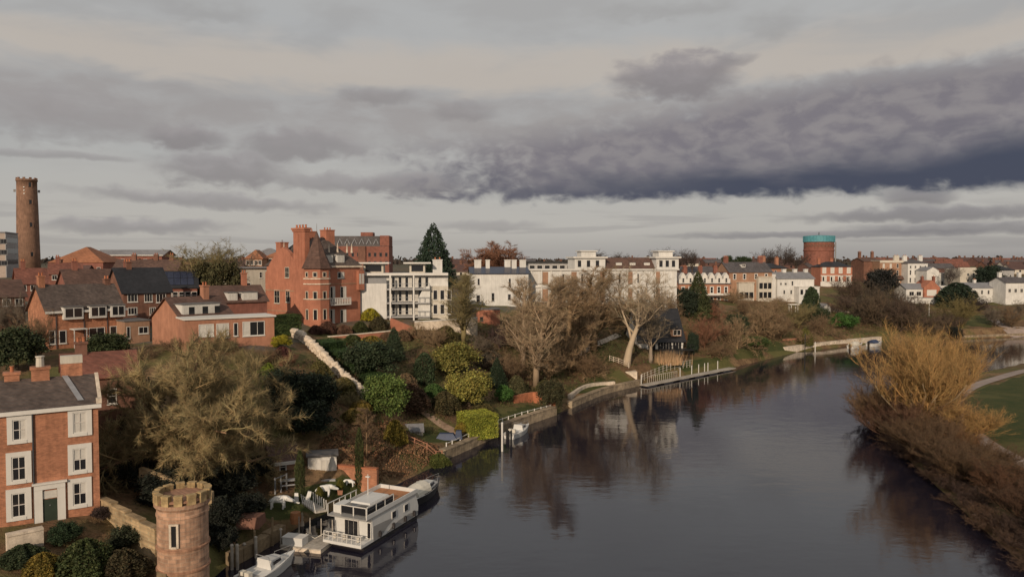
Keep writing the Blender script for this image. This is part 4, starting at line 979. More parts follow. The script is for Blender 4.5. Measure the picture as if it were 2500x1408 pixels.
for s_ in (R(-150), R(25)):
    o = MB().box(-.3, -.9, -.6, .3, 0, .6).build('antenna', 'grey_metal', t); o.location = (math.cos(s_) * 4.4, math.sin(s_) * 4.4, H_ - 5.5); o.rotation_euler = (0, 0, s_ + math.pi / 2)
for k in range(3):
    o = MB().box(-.25, -.2, -.25, .25, .1, .25).build('lamp_box', 'white_paint', t); a = R(-72); o.location = (math.cos(a) * 4.25, math.sin(a) * 4.25, H_ - 4.0 - k * 1.5); o.rotation_euler = (0, 0, a + math.pi / 2)
# --- water tower
Y_ = 430; c_ = at(2014, 640, Y_); zt = at(2014, 575, Y_).z
t = empty('water_tower', (c_.x, Y_ + 9, 14), 0, 'round brick water tower with a turquoise iron tank on top', 'tower')
rW = 73 / 2 / FOC * Y_; H_ = zt - 14
zb1 = at(2014, 590, Y_).z - 14
MB().lathe([(rW * .97, 0), (rW * .97, zb1 - 5.5), (rW * 1.0, zb1 - 5.2), (rW * 1.0, zb1 - 4.7), (rW * .97, zb1 - 4.4), (rW * .97, zb1 - .4), (rW * 1.01, zb1)], 40).build('drum', 'brick_red', t, False)
MB().lathe([(rW * 1.02, zb1 + .01), (rW * 1.02, H_), (rW * .99, H_), (.5, H_ + .6)], 40).build('tank', 'turquoise', t, False)
for k in range(30):
    a = 2 * math.pi * k / 30
    if math.sin(a) > .4: continue
    o = MB().box(-.10, -.12, zb1 + .02, .10, .05, H_).build('tank_rib', 'turquoise', t); o.location = (math.cos(a) * rW * 1.02, math.sin(a) * rW * 1.02, 0); o.rotation_euler = (0, 0, a + math.pi / 2)
for k in range(14):
    a = math.pi + k * math.pi / 13
    o = MB().lathe([(.9, 0), (.9, .25)], 12).build('roundel', 'brick_brown', t); o.location = (math.cos(a) * rW * .965, math.sin(a) * rW * .965, zb1 - 2.2); o.rotation_euler = (math.pi / 2, 0, a + math.pi / 2)
MB().tube([(0, 0, H_), (0, 0, H_ + 2.2)], .25).build('vent', 'dark_metal', t)
MB().tube([(rW * 1.0, -3, 2), (rW * 1.0, -3, zb1)], .35).build('pipe', 'grey_metal', t)

# --- far roofs along the skyline
protos = []
def far_house(seed):
    r_ = random.Random(seed); L_, D_, H_, k = r_.uniform(9, 20), 9, r_.uniform(5, 7), r_.uniform(2.4, 3.6)
    wm_ = r_.choice(['far_brick', 'brick_brown', 'far_brick', 'brick_red', 'cream_render']); rm_ = r_.choice(['far_tile', 'tile_brown', 'slate', 'far_tile', 'tile_red'])
    wme = MB().prism([(0, 0, -6), (0, D_, -6), (0, D_, H_), (0, D_ / 2, H_ + k), (0, 0, H_)], (L_, 0, 0)).mesh('wall', wm_)
    b = MB()
    for s_ in (0, 1):
        yy = lambda y: y if not s_ else D_ - y
        b.prism([(-.3, yy(-.4), H_ - .3), (L_ + .3, yy(-.4), H_ - .3), (L_ + .3, D_ / 2, H_ + k + .02), (-.3, D_ / 2, H_ + k + .02)], (0, 0, .15))
    rme = b.mesh('roof', rm_)
    cme = MB().box(.6, D_ / 2 - .5, H_ + k * .6, 1.8, D_ / 2 + .5, H_ + k + 1.8).mesh('chimney', 'brick_brown')
    win = MB().box(0, -.06, 0, 1.1, -.004, 1.4).mesh('window', 'glass')
    return wme, rme, cme, win, L_, H_
protos = [far_house(i) for i in range(8)]
r_ = random.Random(5)
def put_far(px, Y_, zrise, lb, group, rz):
    wme, rme, cme, win, L_, H_ = r_.choice(protos)
    c_ = at(px, 640, Y_); z_ = gz(c_.x, Y_) + zrise
    t = empty('far_house', (c_.x, Y_, z_), rz, lb, 'house', group)
    link('wall', wme, t); rf = link('roof', rme, t); link('chimney', cme, rf)
    for k in range(3):
        for zz_ in (1.0, H_ - 2): link('window', win, t).location = (L_ * (k + .3) / 3, 0, zz_)
for k in range(46):
    px = 2090 + r_.random() * 420; Y_ = r_.uniform(400, 720)
    put_far(px, Y_, -3.6 + (Y_ - 400) * .004, 'distant red-roofed house in the far right part of the skyline', 'far houses right of the water tower', r_.uniform(-.4, .5))
for k in range(34):
    px = 1100 + r_.random() * 900; Y_ = r_.uniform(300, 640)
    put_far(px, Y_, -5.0 + (Y_ - 300) * .006, 'distant roof just showing above the white riverside buildings', 'far houses behind the riverside row', r_.uniform(-.4, .5))
for k in range(22):
    px = 95 + r_.random() * 480; Y_ = r_.uniform(200, 420)
    put_far(px, Y_, -4.0, 'distant brick house among the roofs left of the mansion', 'far houses left of the mansion', r_.uniform(-.3, .6))

# ---------------------------------------------------------------- vegetation
def np_mesh(name, V, Fq, m):
    me = bpy.data.meshes.new(name); V = np.asarray(V, np.float32); Fq = np.asarray(Fq, np.int32); k = Fq.shape[1]
    me.vertices.add(len(V)); me.vertices.foreach_set('co', V.ravel())
    me.loops.add(Fq.size); me.loops.foreach_set('vertex_index', Fq.ravel())
    me.polygons.add(len(Fq)); me.polygons.foreach_set('loop_start', np.arange(len(Fq), dtype=np.int32) * k)
    me.update(calc_edges=True); me.materials.append(MATS[m]); return me
def twig_mesh(name, B, Dv, L, Wd, m='twigs'):
    """thin three-sided spikes, slightly bent"""
    B, Dv = np.array(B), np.array(Dv); L = np.array(L)[:, None]; Wd = np.array(Wd)[:, None]
    Dv = Dv / np.linalg.norm(Dv, axis=1, keepdims=True)
    u = np.cross(Dv, nrs.normal(size=Dv.shape)); u /= np.linalg.norm(u, axis=1, keepdims=True); v = np.cross(Dv, u)
    tip = B + Dv * L + u * L * nrs.uniform(-.2, .2, L.shape)
    V = np.stack([B + u * Wd, B + (-.5 * u + .87 * v) * Wd, B + (-.5 * u - .87 * v) * Wd, tip], 1).reshape(-1, 3)
    i = np.arange(len(B))[:, None] * 4
    Fq = np.concatenate([i + np.array([[0, 1, 3]]), i + np.array([[1, 2, 3]]), i + np.array([[2, 0, 3]])])
    return np_mesh(name, V, Fq, m)
def leaf_mesh(name, C, S, m='leaf', flat=0.0):
    C = np.asarray(C); k = len(C); S = np.broadcast_to(np.asarray(S, float).reshape(-1, 1), (k, 1))
    a = nrs.normal(size=(k, 3)); a[:, 2] *= (1 - flat); a /= np.linalg.norm(a, axis=1, keepdims=True)
    b = np.cross(a, nrs.normal(size=(k, 3))); b /= np.linalg.norm(b, axis=1, keepdims=True)
    V = np.stack([C - a * S * .6, C + b * S * .42, C + a * S * .6, C - b * S * .42], 1).reshape(-1, 3)
    return np_mesh(name, V, np.arange(4 * k).reshape(-1, 4), m)

KINDS = {  # trunk length, levels: (children, angle range, length ratio, start), twigs per last branch, twig length, gravity, wobble
    'spread': dict(tl=.26, tr=.034, lev=[(17, 10, 118, 1.40, .34), (9, 25, 65, .52, .22), (7, 25, 75, .50, .15)], tw=62, twl=.042, up=.02, wob=.24, tww=.0008),
    'tall': dict(tl=.88, tr=.020, lev=[(20, 24, 62, .30, .16), (8, 22, 58, .50, .2), (5, 25, 65, .5, .15)], tw=16, twl=.038, up=.15, wob=.16, tww=.0006),
    'vase': dict(tl=.40, tr=.026, lev=[(8, 14, 50, 1.05, .55), (8, 22, 60, .5, .25), (6, 25, 65, .5, .15)], tw=20, twl=.042, up=.15, wob=.22, tww=.0007),
    'bush': dict(tl=.10, tr=.020, lev=[(14, 10, 72, 6.0, .1), (8, 18, 50, .45, .25), (5, 20, 60, .5, .2)], tw=21, twl=.075, up=.12, wob=.24, tww=.0012),
    'willow': dict(tl=.07, tr=.030, lev=[(18, 6, 62, 9.0, .1), (9, 10, 36, .50, .25), (6, 10, 36, .6, .15)], tw=19, twl=.085, up=.26, wob=.17, tww=.0009),
    'whip': dict(tl=.85, tr=.012, lev=[(14, 25, 50, .26, .25), (5, 25, 50, .5, .2), (3, 25, 55, .5, .2)], tw=24, twl=.05, up=.12, wob=.10, tww=.0010),
}
TEST = None
def bare_tree(kind, seed):
    K = KINDS[kind]; r_ = random.Random(seed); r2 = random.Random(seed + 500)
    trunk, crown = MB(), MB(); TB, TD, TL, TWd = [], [], [], []
    def rnd(): return Vector((r_.gauss(0, 1), r_.gauss(0, 1), r_.gauss(0, 1)))
    def rec(p, d, L, rad, lv):
        k = 5 if lv == 0 else (4 if lv == 1 else 3); pts = [p]; dirs = [d]
        for i in range(k):
            d = (d + rnd() * K['wob'] * (.15 if lv == 0 else 1) + Vector((0, 0, K['up'] * (0 if lv == 0 else 1)))).normalized()
            p = p + d * L / k; pts.append(p); dirs.append(d)
        end = .45 if lv == 0 else .3
        (trunk if lv < 2 else crown).tube(pts, rad, rad * end, 7 if lv == 0 else (5 if lv == 1 else 3))
        if lv < len(K['lev']):
            nc, a0, a1, ratio, st = K['lev'][lv]
            for j in range(nc):
                t = st + (1 - st) * (j + r_.random()) / nc; f = t * k; i = min(int(f), k - 1)
                q = pts[i].lerp(pts[i + 1], f - i); dd = dirs[i + 1]
                ax = dd.orthogonal().normalized(); ax.rotate(__import__('mathutils').Quaternion(dd, r_.uniform(0, 6.283)))
                nd = dd.copy(); nd.rotate(__import__('mathutils').Quaternion(ax, R(r_.uniform(a0, a1))))
                fall = (1.15 - .6 * t) if (lv == 0 and K['tl'] > .6) else r_.uniform(.75, 1.1)
                rec(q, nd, L * ratio * fall, rad * (1 - .5 * t) * (.5 if lv == 0 else .55), lv + 1)
        if lv >= len(K['lev']) - 1:
            m_ = K['tw'] if lv == len(K['lev']) else K['tw'] // 3
            for j in range(m_):
                f = r2.uniform(.15, 1) * k; i = min(int(f), k - 1); q = pts[i].lerp(pts[i + 1], f - i)
                nd = (dirs[i + 1] * r2.uniform(.5, 1.2) + Vector((r2.gauss(0, 1), r2.gauss(0, 1), r2.gauss(0, 1))) * .55 + Vector((0, 0, K['up'] * 1.5)))
                TB.append(q[:]); TD.append(nd[:]); TL.append(K['twl'] * r2.uniform(.5, 1.3)); TWd.append(K['tww'] * r2.uniform(.7, 1.3))
    rec(Vector((0, 0, -.02)), Vector((r_.uniform(-.04, .04), r_.uniform(-.04, .04), 1)), K['tl'], K['tr'], 0)
    zz = np.array(TB)[:, 2].max() + K['twl'] * .6; rr = np.percentile(np.hypot(np.array(TB)[:, 0], np.array(TB)[:, 1]), 91)
    base = len(crown.v)
    me = twig_mesh('crown', TB, TD, TL, TWd)
    bv = np.array(crown.v); bf = crown.f
    # one crown mesh: fine branches and twigs
    tv = np.empty(len(me.vertices) * 3, np.float32); me.vertices.foreach_get('co', tv); tv = tv.reshape(-1, 3)
    tf = np.empty(len(me.loops), np.int32); me.loops.foreach_get('vertex_index', tf); tf = tf.reshape(-1, 3)
    tri = []
    for q in bf:
        for i in range(1, len(q) - 1): tri.append((q[0], q[i], q[i + 1]))
    V = np.concatenate([bv, tv]); Fq = np.concatenate([np.array(tri, np.int32), tf + len(bv)])
    s_ = 1 / zz
    cme = np_mesh('crown', V * s_, Fq, 'twigs'); bpy.data.meshes.remove(me)
    trunk.v = [(a * s_, b * s_, c_ * s_) for a, b, c_ in trunk.v]
    tme = trunk.mesh('trunk', 'bark', True)
    if TEST is not None: TEST.append(np.array(TB) * s_ / 1.0)
    return tme, cme, rr * s_ * 2
BARE = {}
for kd, n_ in (('spread', 2), ('tall', 2), ('vase', 2), ('bush', 3), ('willow', 2), ('whip', 1)):
    BARE[kd] = [bare_tree(kd, (36, 2)[i] if kd == 'spread' else 31 * i + len(kd)) for i in range(n_)]
def plant_bare(name, kind, p, H, Wd, colr, label, cat='tree', group=None, var=0, rz=None, bark=None):
    tme, cme, w0 = BARE[kind][var % len(BARE[kind])]
    t = empty(name, p, rng.uniform(0, 6.28) if rz is None else rz, label, cat, group)
    t.scale = (Wd / w0, Wd / w0, H)
    a = link('trunk', tme, t); b = link('crown', cme, t)
    b.color = (*colr, 1); a.color = (*(bark or tuple(c_ * 1.15 for c_ in colr)), 1)
    return t
def bare_px(name, kind, px, pb, hpx, wpx, colr, label, dY=None, **kw):
    p = ground(px, pb)
    H = hpx * p.y / FOC
    if dY: p = at(px, pb, dY); H = at(px, pb - hpx, dY).z - gz(p.x, p.y); p.z = gz(p.x, p.y)
    return plant_bare(name, kind, p - Vector((0, 0, .05)), H, wpx * p.y / FOC, colr, label, **kw)

def shell(kind, N, r_):
    """leaf centres for a unit-high crown"""
    if kind == 'round':
        cl = []
        for k in range(70):
            a, z_ = r_.uniform(0, 6.283), r_.uniform(-.75, 1); s_ = math.sqrt(max(0, 1 - z_ * z_)); f = r_.uniform(.50, 1.18)
            cl.append((math.cos(a) * s_ * .40 * f, math.sin(a) * s_ * .40 * f, .52 + z_ * .40 * f))
        cl = np.array(cl); C = cl[nrs.randint(0, len(cl), N)]
        d = nrs.normal(size=(N, 3)); d /= np.linalg.norm(d, axis=1, keepdims=True)
        C = C + d * (.115 * nrs.uniform(.35, 1.25, (N, 1)) * nrs.choice([.7, 1, 1.3], (N, 1)))
    elif kind == 'cone':
        z_ = 1 - np.sqrt(nrs.uniform(0.0, 1, N)); a = nrs.uniform(0, 6.283, N)
        tier = 1 + .10 * np.sin(z_ * 60 + 2 * np.sin(a * 3)) + .10 * np.sin(a * 7 + z_ * 20) + .06 * np.sin(a * 13 + 9 * z_)
        rr = .5 * (1 - z_) ** .72 * tier * nrs.uniform(.55, 1.03, N)
        C = np.stack([np.cos(a) * rr, np.sin(a) * rr, .03 + z_ * .97], 1)
    elif kind == 'column':
        z_ = nrs.uniform(0, 1, N); a = nrs.uniform(0, 6.283, N)
        rr = .5 * np.minimum(1, (1 - z_) * 3.0 + .12) ** .7 * np.minimum(1, .7 + z_ * 2) * nrs.uniform(.6, 1.05, N) * (1 + .08 * np.sin(a * 5 + z_ * 30))
        C = np.stack([np.cos(a) * rr, np.sin(a) * rr, z_], 1)
    elif kind == 'box':
        C = nrs.uniform(-.5, .5, (N, 3)); ax = nrs.randint(0, 3, N); sg = nrs.choice([-.5, .5], N)
        C[np.arange(N), ax] = sg * nrs.uniform(.9, 1.02, N); C[:, 2] += .5
        C += nrs.normal(size=C.shape) * .008
    elif kind == 'mound':
        a = nrs.uniform(0, 6.283, N); z_ = nrs.uniform(0, 1, N); rr = np.sqrt(1 - z_ ** 2) * .5 * nrs.uniform(.75, 1.05, N) * (1 + .16 * np.sin(a * 4 + 3 * z_) + .1 * np.sin(a * 9))
        C = np.stack([np.cos(a) * rr, np.sin(a) * rr, z_ * (1 + .12 * np.sin(a * 5 + 1))], 1)
    return C
LEAF = {}
r0 = random.Random(3)
for kd, N, S, n_ in (('round', 15000, .040, 3), ('cone', 16000, .030, 2), ('column', 4000, .060, 1), ('box', 14000, .034, 1), ('mound', 9500, .056, 3)):
    LEAF[kd] = []
    for i in range(n_):
        C = shell(kd, N, r0)
        LEAF[kd].append(leaf_mesh('crown', C, S * nrs.uniform(.35, 1.3, N)))
STEM = MB().tube([(0, 0, -.05), (.01, 0, .2), (-.01, .01, .45), (.0, 0, .62)], .035, .012, 6).tube([(0, 0, .25), (.15, .05, .5), (.2, .1, .62)], .018, .006, 5).tube([(0, 0, .3), (-.14, -.06, .55)], .018, .006, 5).tube([(0, 0, .22), (-.02, .16, .5)], .018, .006, 5).mesh('trunk', 'bark')
CORE = MB().frus((0, 0), .43, .43, 0, .93, .97).mesh('branches', 'leaf')
def plant_leafy(name, kind, p, H, Wd, colr, label, cat='shrub', group=None, var=0, Wy=None, rz=None):
    ms = LEAF[kind]
    t = empty(name, p, rng.uniform(0, 6.28) if rz is None else rz, label, cat, group)
    k = 1.12 if kind == 'round' else 1.0
    t.scale = (Wd * k, (Wy or Wd) * k, H)
    c_ = link('crown', ms[var % len(ms)], t); c_.color = (*[q * 1.18 for q in colr], 1)
    if kind == 'box': s_ = link('branches', CORE, t); s_.color = (*[q * .6 for q in colr], 1)
    else: s_ = link('trunk', STEM, t); s_.color = (.09, .065, .045, 1)
    return t
def leafy_px(name, kind, px, pb, hpx, wpx, colr, label, dY=None, **kw):
    p = ground(px, pb)
    H = hpx * p.y / FOC
    if dY: p = at(px, pb, dY); H = max(H * dY / ground(px, pb).y * .5, at(px, pb - hpx, dY).z - gz(p.x, p.y)); p.z = gz(p.x, p.y)
    return plant_leafy(name, kind, p - Vector((0, 0, .08)), H, wpx * p.y / FOC, colr, label, **kw)

BROWN, TAN, OLIVE, GREY, RUST = (.185, .120, .068), (.265, .180, .102), (.195, .155, .070), (.155, .122, .090), (.22, .105, .062)
DKGR, MIDGR, LIME, YEL, OLG, BRG = (.030, .044, .020), (.050, .068, .020), (.20, .205, .03), (.25, .215, .022), (.125, .118, .030), (.045, .098, .022)
# the big spreading tree by the folly
p = ground(470, 1185)
plant_bare('spreading_bare_tree', 'spread', p, 15.2, 16.4, (.28, .212, .104), 'large bare spreading tree with dense olive twigs behind the battlemented tower', rz=.6, bark=(.24, .145, .085))
# tall bare trees of the middle bank
bare_px('tall_bare_tree', 'tall', 1130, 842, 180, 115, OLIVE, 'slim bare tree in front of the white apartment block', var=0)
bare_px('tall_bare_tree', 'tall', 1308, 946, 282, 170, (.32, .23, .14), 'tall bare tree with a pale trunk standing at the water', var=1, bark=(.36, .26, .17))
bare_px('tall_bare_tree', 'tall', 1385, 872, 205, 140, TAN, 'bare brown tree on the slope just right of the tall pale-trunked tree', var=0)
bare_px('tall_bare_tree', 'tall', 1450, 855, 210, 160, TAN, 'slender bare tree above the garden path', var=0)
bare_px('forked_bare_tree', 'vase', 1530, 892, 262, 230, (.34, .26, .17), 'pale forked plane tree standing beside the black-roofed boathouse', var=1, rz=1.0, bark=(.46, .36, .25))
bare_px('tall_bare_tree', 'tall', 1275, 905, 235, 110, (.30, .215, .13), 'slim pale bare tree just left of the tall one at the water', var=0, bark=(.34, .25, .17))
bare_px('tall_bare_tree', 'tall', 1425, 880, 215, 110, (.30, .215, .13), 'slim pale bare tree between the tall one and the forked plane', var=1, bark=(.34, .25, .17))
bare_px('small_bare_tree', 'vase', 1588, 884, 135, 110, (.20, .16, .11), 'small pale bare tree in front of the black roof', var=0, rz=2.2, bark=(.30, .24, .18))
bare_px('winter_tree', 'vase', 520, 705, 130, 165, OLIVE, 'broad ivy-dark winter tree on the skyline left of the mansion', dY=150, var=0)
bare_px('winter_tree', 'vase', 570, 705, 120, 110, GREY, 'greyer winter tree touching the broad skyline tree on its right', dY=160, var=1)
for px_, dy_ in ((500, 149), (545, 148)):
    leafy_px('ivy_clump', 'round', px_, 708, 75, 70, (.06, .055, .025), 'dark ivy mass around the skyline trees', dY=dy_, group='ivy under the skyline trees')
bare_px('lawn_tree', 'whip', 895, 1120, 130, 60, BROWN, 'thin bare sapling on the brown leaf slope', var=0)
leafy_px('skyline_conifer', 'cone', 1058, 664, 122, 118, (.022, .036, .022), 'big dark pointed conifer standing above the white apartment block', dY=235, cat='tree', var=0)
leafy_px('green_conifer', 'cone', 1703, 790, 130, 78, (.040, .046, .018), 'dark green conifer in front of the gabled terrace', dY=205, cat='tree', var=1)
leafy_px('dark_conifer', 'round', 1672, 790, 90, 60, (.02, .027, .016), 'black-green evergreen touching the conifer by the terrace', dY=203, cat='tree')
# skyline winter trees
for px_, hh, ww, Yd, lb in [(1218, 62, 150, 300, 'rust-coloured bare tree crown above the white chimneys'), (1450, 40, 70, 330, 'brown bare crown behind the white roof pavilion'), (1620, 46, 60, 340, 'dark bare tree right of the second roof pavilion'),
                            (1655, 44, 60, 345, 'dark bare tree above the gabled terrace'), (1690, 40, 50, 350, 'low bare tree above the terrace chimneys'), (1905, 56, 70, 360, 'round bare tree left of the water tower'),
                            (1865, 44, 60, 370, 'bare tree further left of the water tower'), (1945, 40, 60, 365, 'low bare tree touching the water tower'), (1510, 34, 60, 330, 'bare tree between the two roof pavilions')]:
    p = at(px_, 650, Yd); p.z = gz(p.x, p.y)
    plant_bare('skyline_tree', 'vase' if ww < 100 else 'spread', p, (640 - (650 - hh)) * Yd / FOC + (25 - p.z), ww * Yd / FOC, RUST if ww > 100 else (.075, .055, .045), lb, var=px_ % 2)
for px_, hh, ww, lb in [(1776, 18, 28, 'round dark evergreen on the skyline above the tan villa'), (1815, 16, 40, 'flat dark evergreen on the skyline beside the tan villa roof')]:
    p = at(px_, 650, 420); leafy_px('skyline_evergreen', 'round', px_, 660, 20 + hh, ww, DKGR, lb, dY=420, cat='tree')
# clipped and garden shrubs
leafy_px('round_shrub', 'round', 943, 1018, 108, 98, (.085, .118, .03), 'bright green rounded shrub at the foot of the pale stone wall', var=0)
leafy_px('round_shrub', 'round', 1146, 992, 92, 106, (.19, .168, .04), 'domed olive-yellow tree above the riverside lawn', var=1)
leafy_px('clipped_shrub', 'box', 1165, 1066, 58, 78, LIME, 'lime green clipped bush hanging over the quay', rz=.5)
leafy_px('green_bush', 'round', 1231, 985, 46, 44, BRG, 'small fresh green bush beside the brick fence', var=2)
leafy_px('olive_tree', 'round', 1112, 915, 80, 112, (.15, .135, .036), 'broad olive-coloured bush uphill of the domed tree', var=2)
leafy_px('clipped_yew', 'column', 1036, 938, 78, 50, DKGR, 'dark blocky clipped yew in the middle garden')
leafy_px('dark_evergreen', 'round', 905, 922, 95, 118, (.032, .044, .022), 'wide black-green evergreen beside the sloping hedge', var=1)
leafy_px('dark_conifer', 'cone', 962, 880, 85, 60, (.030, .042, .022), 'pointed dark conifer below the brick terrace wall', var=0)
leafy_px('dark_conifer', 'cone', 1213, 945, 75, 55, (.022, .034, .018), 'dark conifer behind the small fresh green bush', var=1)
leafy_px('yellow_shrub', 'round', 686, 850, 32, 46, YEL, 'small bright yellow shrub at the top of the pale wall', var=0)
leafy_px('yellow_shrub', 'mound', 655, 930, 40, 42, (.12, .15, .022), 'yellow-green shrub right of the big bare tree', var=0)
leafy_px('yellow_shrub', 'mound', 905, 780, 26, 46, YEL, 'yellow flowering bush at the right corner of the mansion')
leafy_px('gold_shrub', 'mound', 908, 852, 30, 70, (.16, .12, .025), 'golden shrub below the mansion terrace')
leafy_px('ivy_bush', 'round', 1345, 1002, 78, 60, (.045, .042, .020), 'dark ivy-covered stump on the quay corner', var=1)
leafy_px('quay_bush', 'mound', 1070, 1135, 26, 60, (.075, .085, .022), 'low green bush at the water beside the white fence')
leafy_px('gold_shrub', 'mound', 965, 1085, 55, 50, (.15, .115, .022), 'golden bush beside the garden shed')
leafy_px('gold_shrub', 'mound', 1130, 1052, 20, 40, (.19, .14, .025), 'low golden plant left of the lime bush')
leafy_px('columnar_cypress', 'column', 733, 1226, 125, 24, (.045, .052, .018), 'narrow green cypress in front of the white pavilion')
leafy_px('columnar_cypress', 'column', 878, 1190, 150, 21, (.045, .052, .018), 'narrow green cypress in front of the brick garden wall')
leafy_px('bank_bush', 'mound', 1085, 1005, 45, 70, (.06, .05, .022), 'dull green bush below the pale path')
leafy_px('bank_bush', 'mound', 1000, 1000, 60, 90, (.085, .05, .03), 'purplish-brown bush right of the bright green shrub')
leafy_px('house_tree', 'round', 262, 880, 70, 95, (.035, .045, .018), 'dark green bush in front of the orange-gabled house', var=0)
leafy_px('house_tree', 'round', 40, 905, 110, 130, (.035, .044, .02), 'dark evergreen behind the left house chimneys', var=2)
bare_px('house_scrub', 'bush', 95, 880, 130, 130, BROWN, 'bare brown shrub at the foot of the orange gable', cat='shrub')
leafy_px('terrace_bush', 'mound', 1980, 735, 30, 40, DKGR, 'dark bush in front of the white riverside house', dY=255)
leafy_px('dark_round_tree', 'round', 2415, 696, 52, 60, (.018, .028, .018), 'dark round evergreen between the cream villa and the grey villa', dY=310, cat='tree')
leafy_px('dark_round_tree', 'mound', 2335, 735, 40, 90, (.020, .030, .018), 'dark spreading evergreen beside the brick-fronted cottage', dY=285, cat='tree')
leafy_px('dark_round_tree', 'round', 2150, 715, 62, 66, (.022, .022, .02), 'black evergreen below the tan Georgian house', dY=300, cat='tree')
leafy_px('palm_shrub', 'mound', 1965, 845, 38, 34, (.09, .085, .025), 'spiky bush on the far wharf')
for px_, pb, hh, ww, cc_ in [(2060, 805, 42, 60, BRG), (1800, 815, 50, 50, (.03, .04, .02)), (1845, 850, 30, 60, (.05, .07, .02)), (1765, 835, 34, 40, (.03, .035, .02)), (1730, 765, 40, 40, (.026, .03, .02)), (1990, 790, 45, 60, (.04, .05, .024)), (1690, 868, 60, 28, (.02, .03, .018))]:
    leafy_px('slope_evergreen', 'round', px_, pb, hh, ww, cc_, 'dark green bush on the far river slope', group='evergreen bushes on the far slope', var=px_ % 3)
for i, (px_, pb, hh, ww, c_) in enumerate([(600, 900, 60, 90, OLIVE), (660, 890, 50, 70, BROWN), (700, 900, 40, 70, RUST), (560, 860, 40, 80, OLIVE), (490, 860, 40, 90, OLIVE), (420, 860, 40, 80, BROWN), (720, 930, 40, 80, BROWN), (350, 880, 40, 70, BROWN), (640, 830, 25, 50, BROWN), (800, 960, 40, 80, OLIVE), (850, 990, 40, 70, OLIVE), (30, 830, 130, 120, GREY), (110, 850, 80, 70, BROWN)]):
    bare_px('hill_bush', 'bush', px_, pb, hh, ww, c_, 'bare olive-brown bush on the rise below the row houses', cat='shrub', group='bushes below the row houses', var=i)
for i, (px_, pb, hh, ww, c_) in enumerate([(690, 880, 30, 50, (.09, .035, .03)), (640, 960, 50, 60, (.10, .12, .03)), (780, 920, 36, 60, (.10, .085, .03)), (840, 960, 36, 60, (.11, .09, .03)), (880, 1010, 30, 50, (.18, .13, .03)), (860, 1030, 30, 60, (.15, .11, .03)), (550, 840, 26, 60, (.08, .07, .03)), (1060, 970, 30, 50, (.05, .09, .025)), (1180, 1010, 24, 60, (.09, .075, .03)), (1260, 960, 40, 50, (.07, .065, .03)), (990, 960, 46, 60, (.13, .09, .05)), (1090, 840, 40, 60, (.10, .085, .035)), (1200, 900, 40, 70, (.06, .05, .035)), (1330, 960, 30, 50, (.09, .08, .03))]):
    leafy_px('garden_shrub', 'mound', px_, pb, hh, ww, c_, 'low mixed shrub in the gardens of the middle slope', group='low garden shrubs on the middle slope', var=i)
# hedges
def hedge(a, b, w_, hz, label, colr, Y0, Y1):
    A_, B_ = at(a[0], a[1], Y0), at(b[0], b[1], Y1); d = (B_ - A_); d.z = 0
    mid = (A_ + B_) / 2; z_ = gz(mid.x, mid.y)
    plant_leafy('hedge', 'box', Vector((mid.x, mid.y, z_ - .3)), hz + .3, d.length, colr, label, 'hedge', Wy=w_, rz=math.atan2(d.y, d.x))
hedge((560, 770), (725, 765), 2.5, 3.0, 'clipped dark green hedge between the bungalow and the mansion', (.045, .062, .020), 113, 122)
hgA, hgB = ground(740, 835), ground(890, 945)
for k in range(4):
    q0 = hgA.lerp(hgB, k / 4); q1 = hgA.lerp(hgB, (k + 1) / 4); mid = (q0 + q1) / 2; d = q1 - q0
    plant_leafy('sloping_hedge', 'box', Vector((mid.x + 2.0, mid.y + 1.4, gz(mid.x + 2.0, mid.y + 1.4) - .8)), 2.2, d.length * 1.15, (.028, .050, .016), 'dark green hedge section running down beside the pale stone wall', 'hedge', 'sections of the sloping hedge', Wy=4.2, rz=math.atan2(d.y, d.x))
# dark shaded evergreen mass right of the big tree
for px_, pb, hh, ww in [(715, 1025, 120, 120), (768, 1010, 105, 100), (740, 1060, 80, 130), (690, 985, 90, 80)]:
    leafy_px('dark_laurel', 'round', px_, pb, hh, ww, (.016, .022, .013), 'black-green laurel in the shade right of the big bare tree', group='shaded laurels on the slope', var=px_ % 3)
# brown scrub of the middle slope
for i, (px_, pb, hh, ww, c_) in enumerate([(1250, 935, 90, 120, BROWN), (1340, 930, 110, 130, TAN), (1390, 910, 110, 130, TAN), (1440, 925, 80, 110, BROWN), (1270, 860, 80, 110, BROWN), (1345, 820, 75, 110, TAN), (1420, 800, 60, 110, TAN), (1220, 850, 70, 90, (.08, .05, .045)),
                                           (1500, 790, 45, 100, OLIVE), (1560, 760, 36, 90, OLIVE), (1620, 770, 70, 90, BROWN), (1180, 860, 50, 80, GREY), (1070, 850, 60, 80, TAN), (1020, 830, 50, 60, TAN), (1640, 800, 60, 70, BROWN), (1290, 770, 34, 80, TAN), (1480, 770, 34, 80, TAN)]):
    bare_px('bare_bush', 'bush', px_, pb, hh, ww, c_, 'bare brown bush on the slope below the white buildings', cat='shrub', group='bare bushes of the middle slope', var=i)
for i, (px_, pb, hh, ww, c_) in enumerate([(1720, 850, 90, 100, RUST), (1760, 880, 60, 80, BROWN), (1800, 850, 90, 100, TAN), (1850, 820, 90, 110, TAN), (1905, 830, 80, 100, BROWN), (1950, 800, 70, 100, OLIVE), (1880, 780, 60, 100, TAN), (1820, 770, 50, 80, BROWN), (1960, 840, 40, 60, TAN), (1740, 790, 60, 70, RUST),
                                           (1660, 850, 60, 50, RUST), (2010, 820, 60, 80, BROWN), (1900, 750, 30, 60, TAN), (1790, 740, 40, 70, TAN)]):
    bare_px('slope_bush', 'bush', px_, pb, hh, ww, c_, 'bare tan bush on the far slope under the villas', cat='shrub', group='bare bushes of the far slope', var=i)
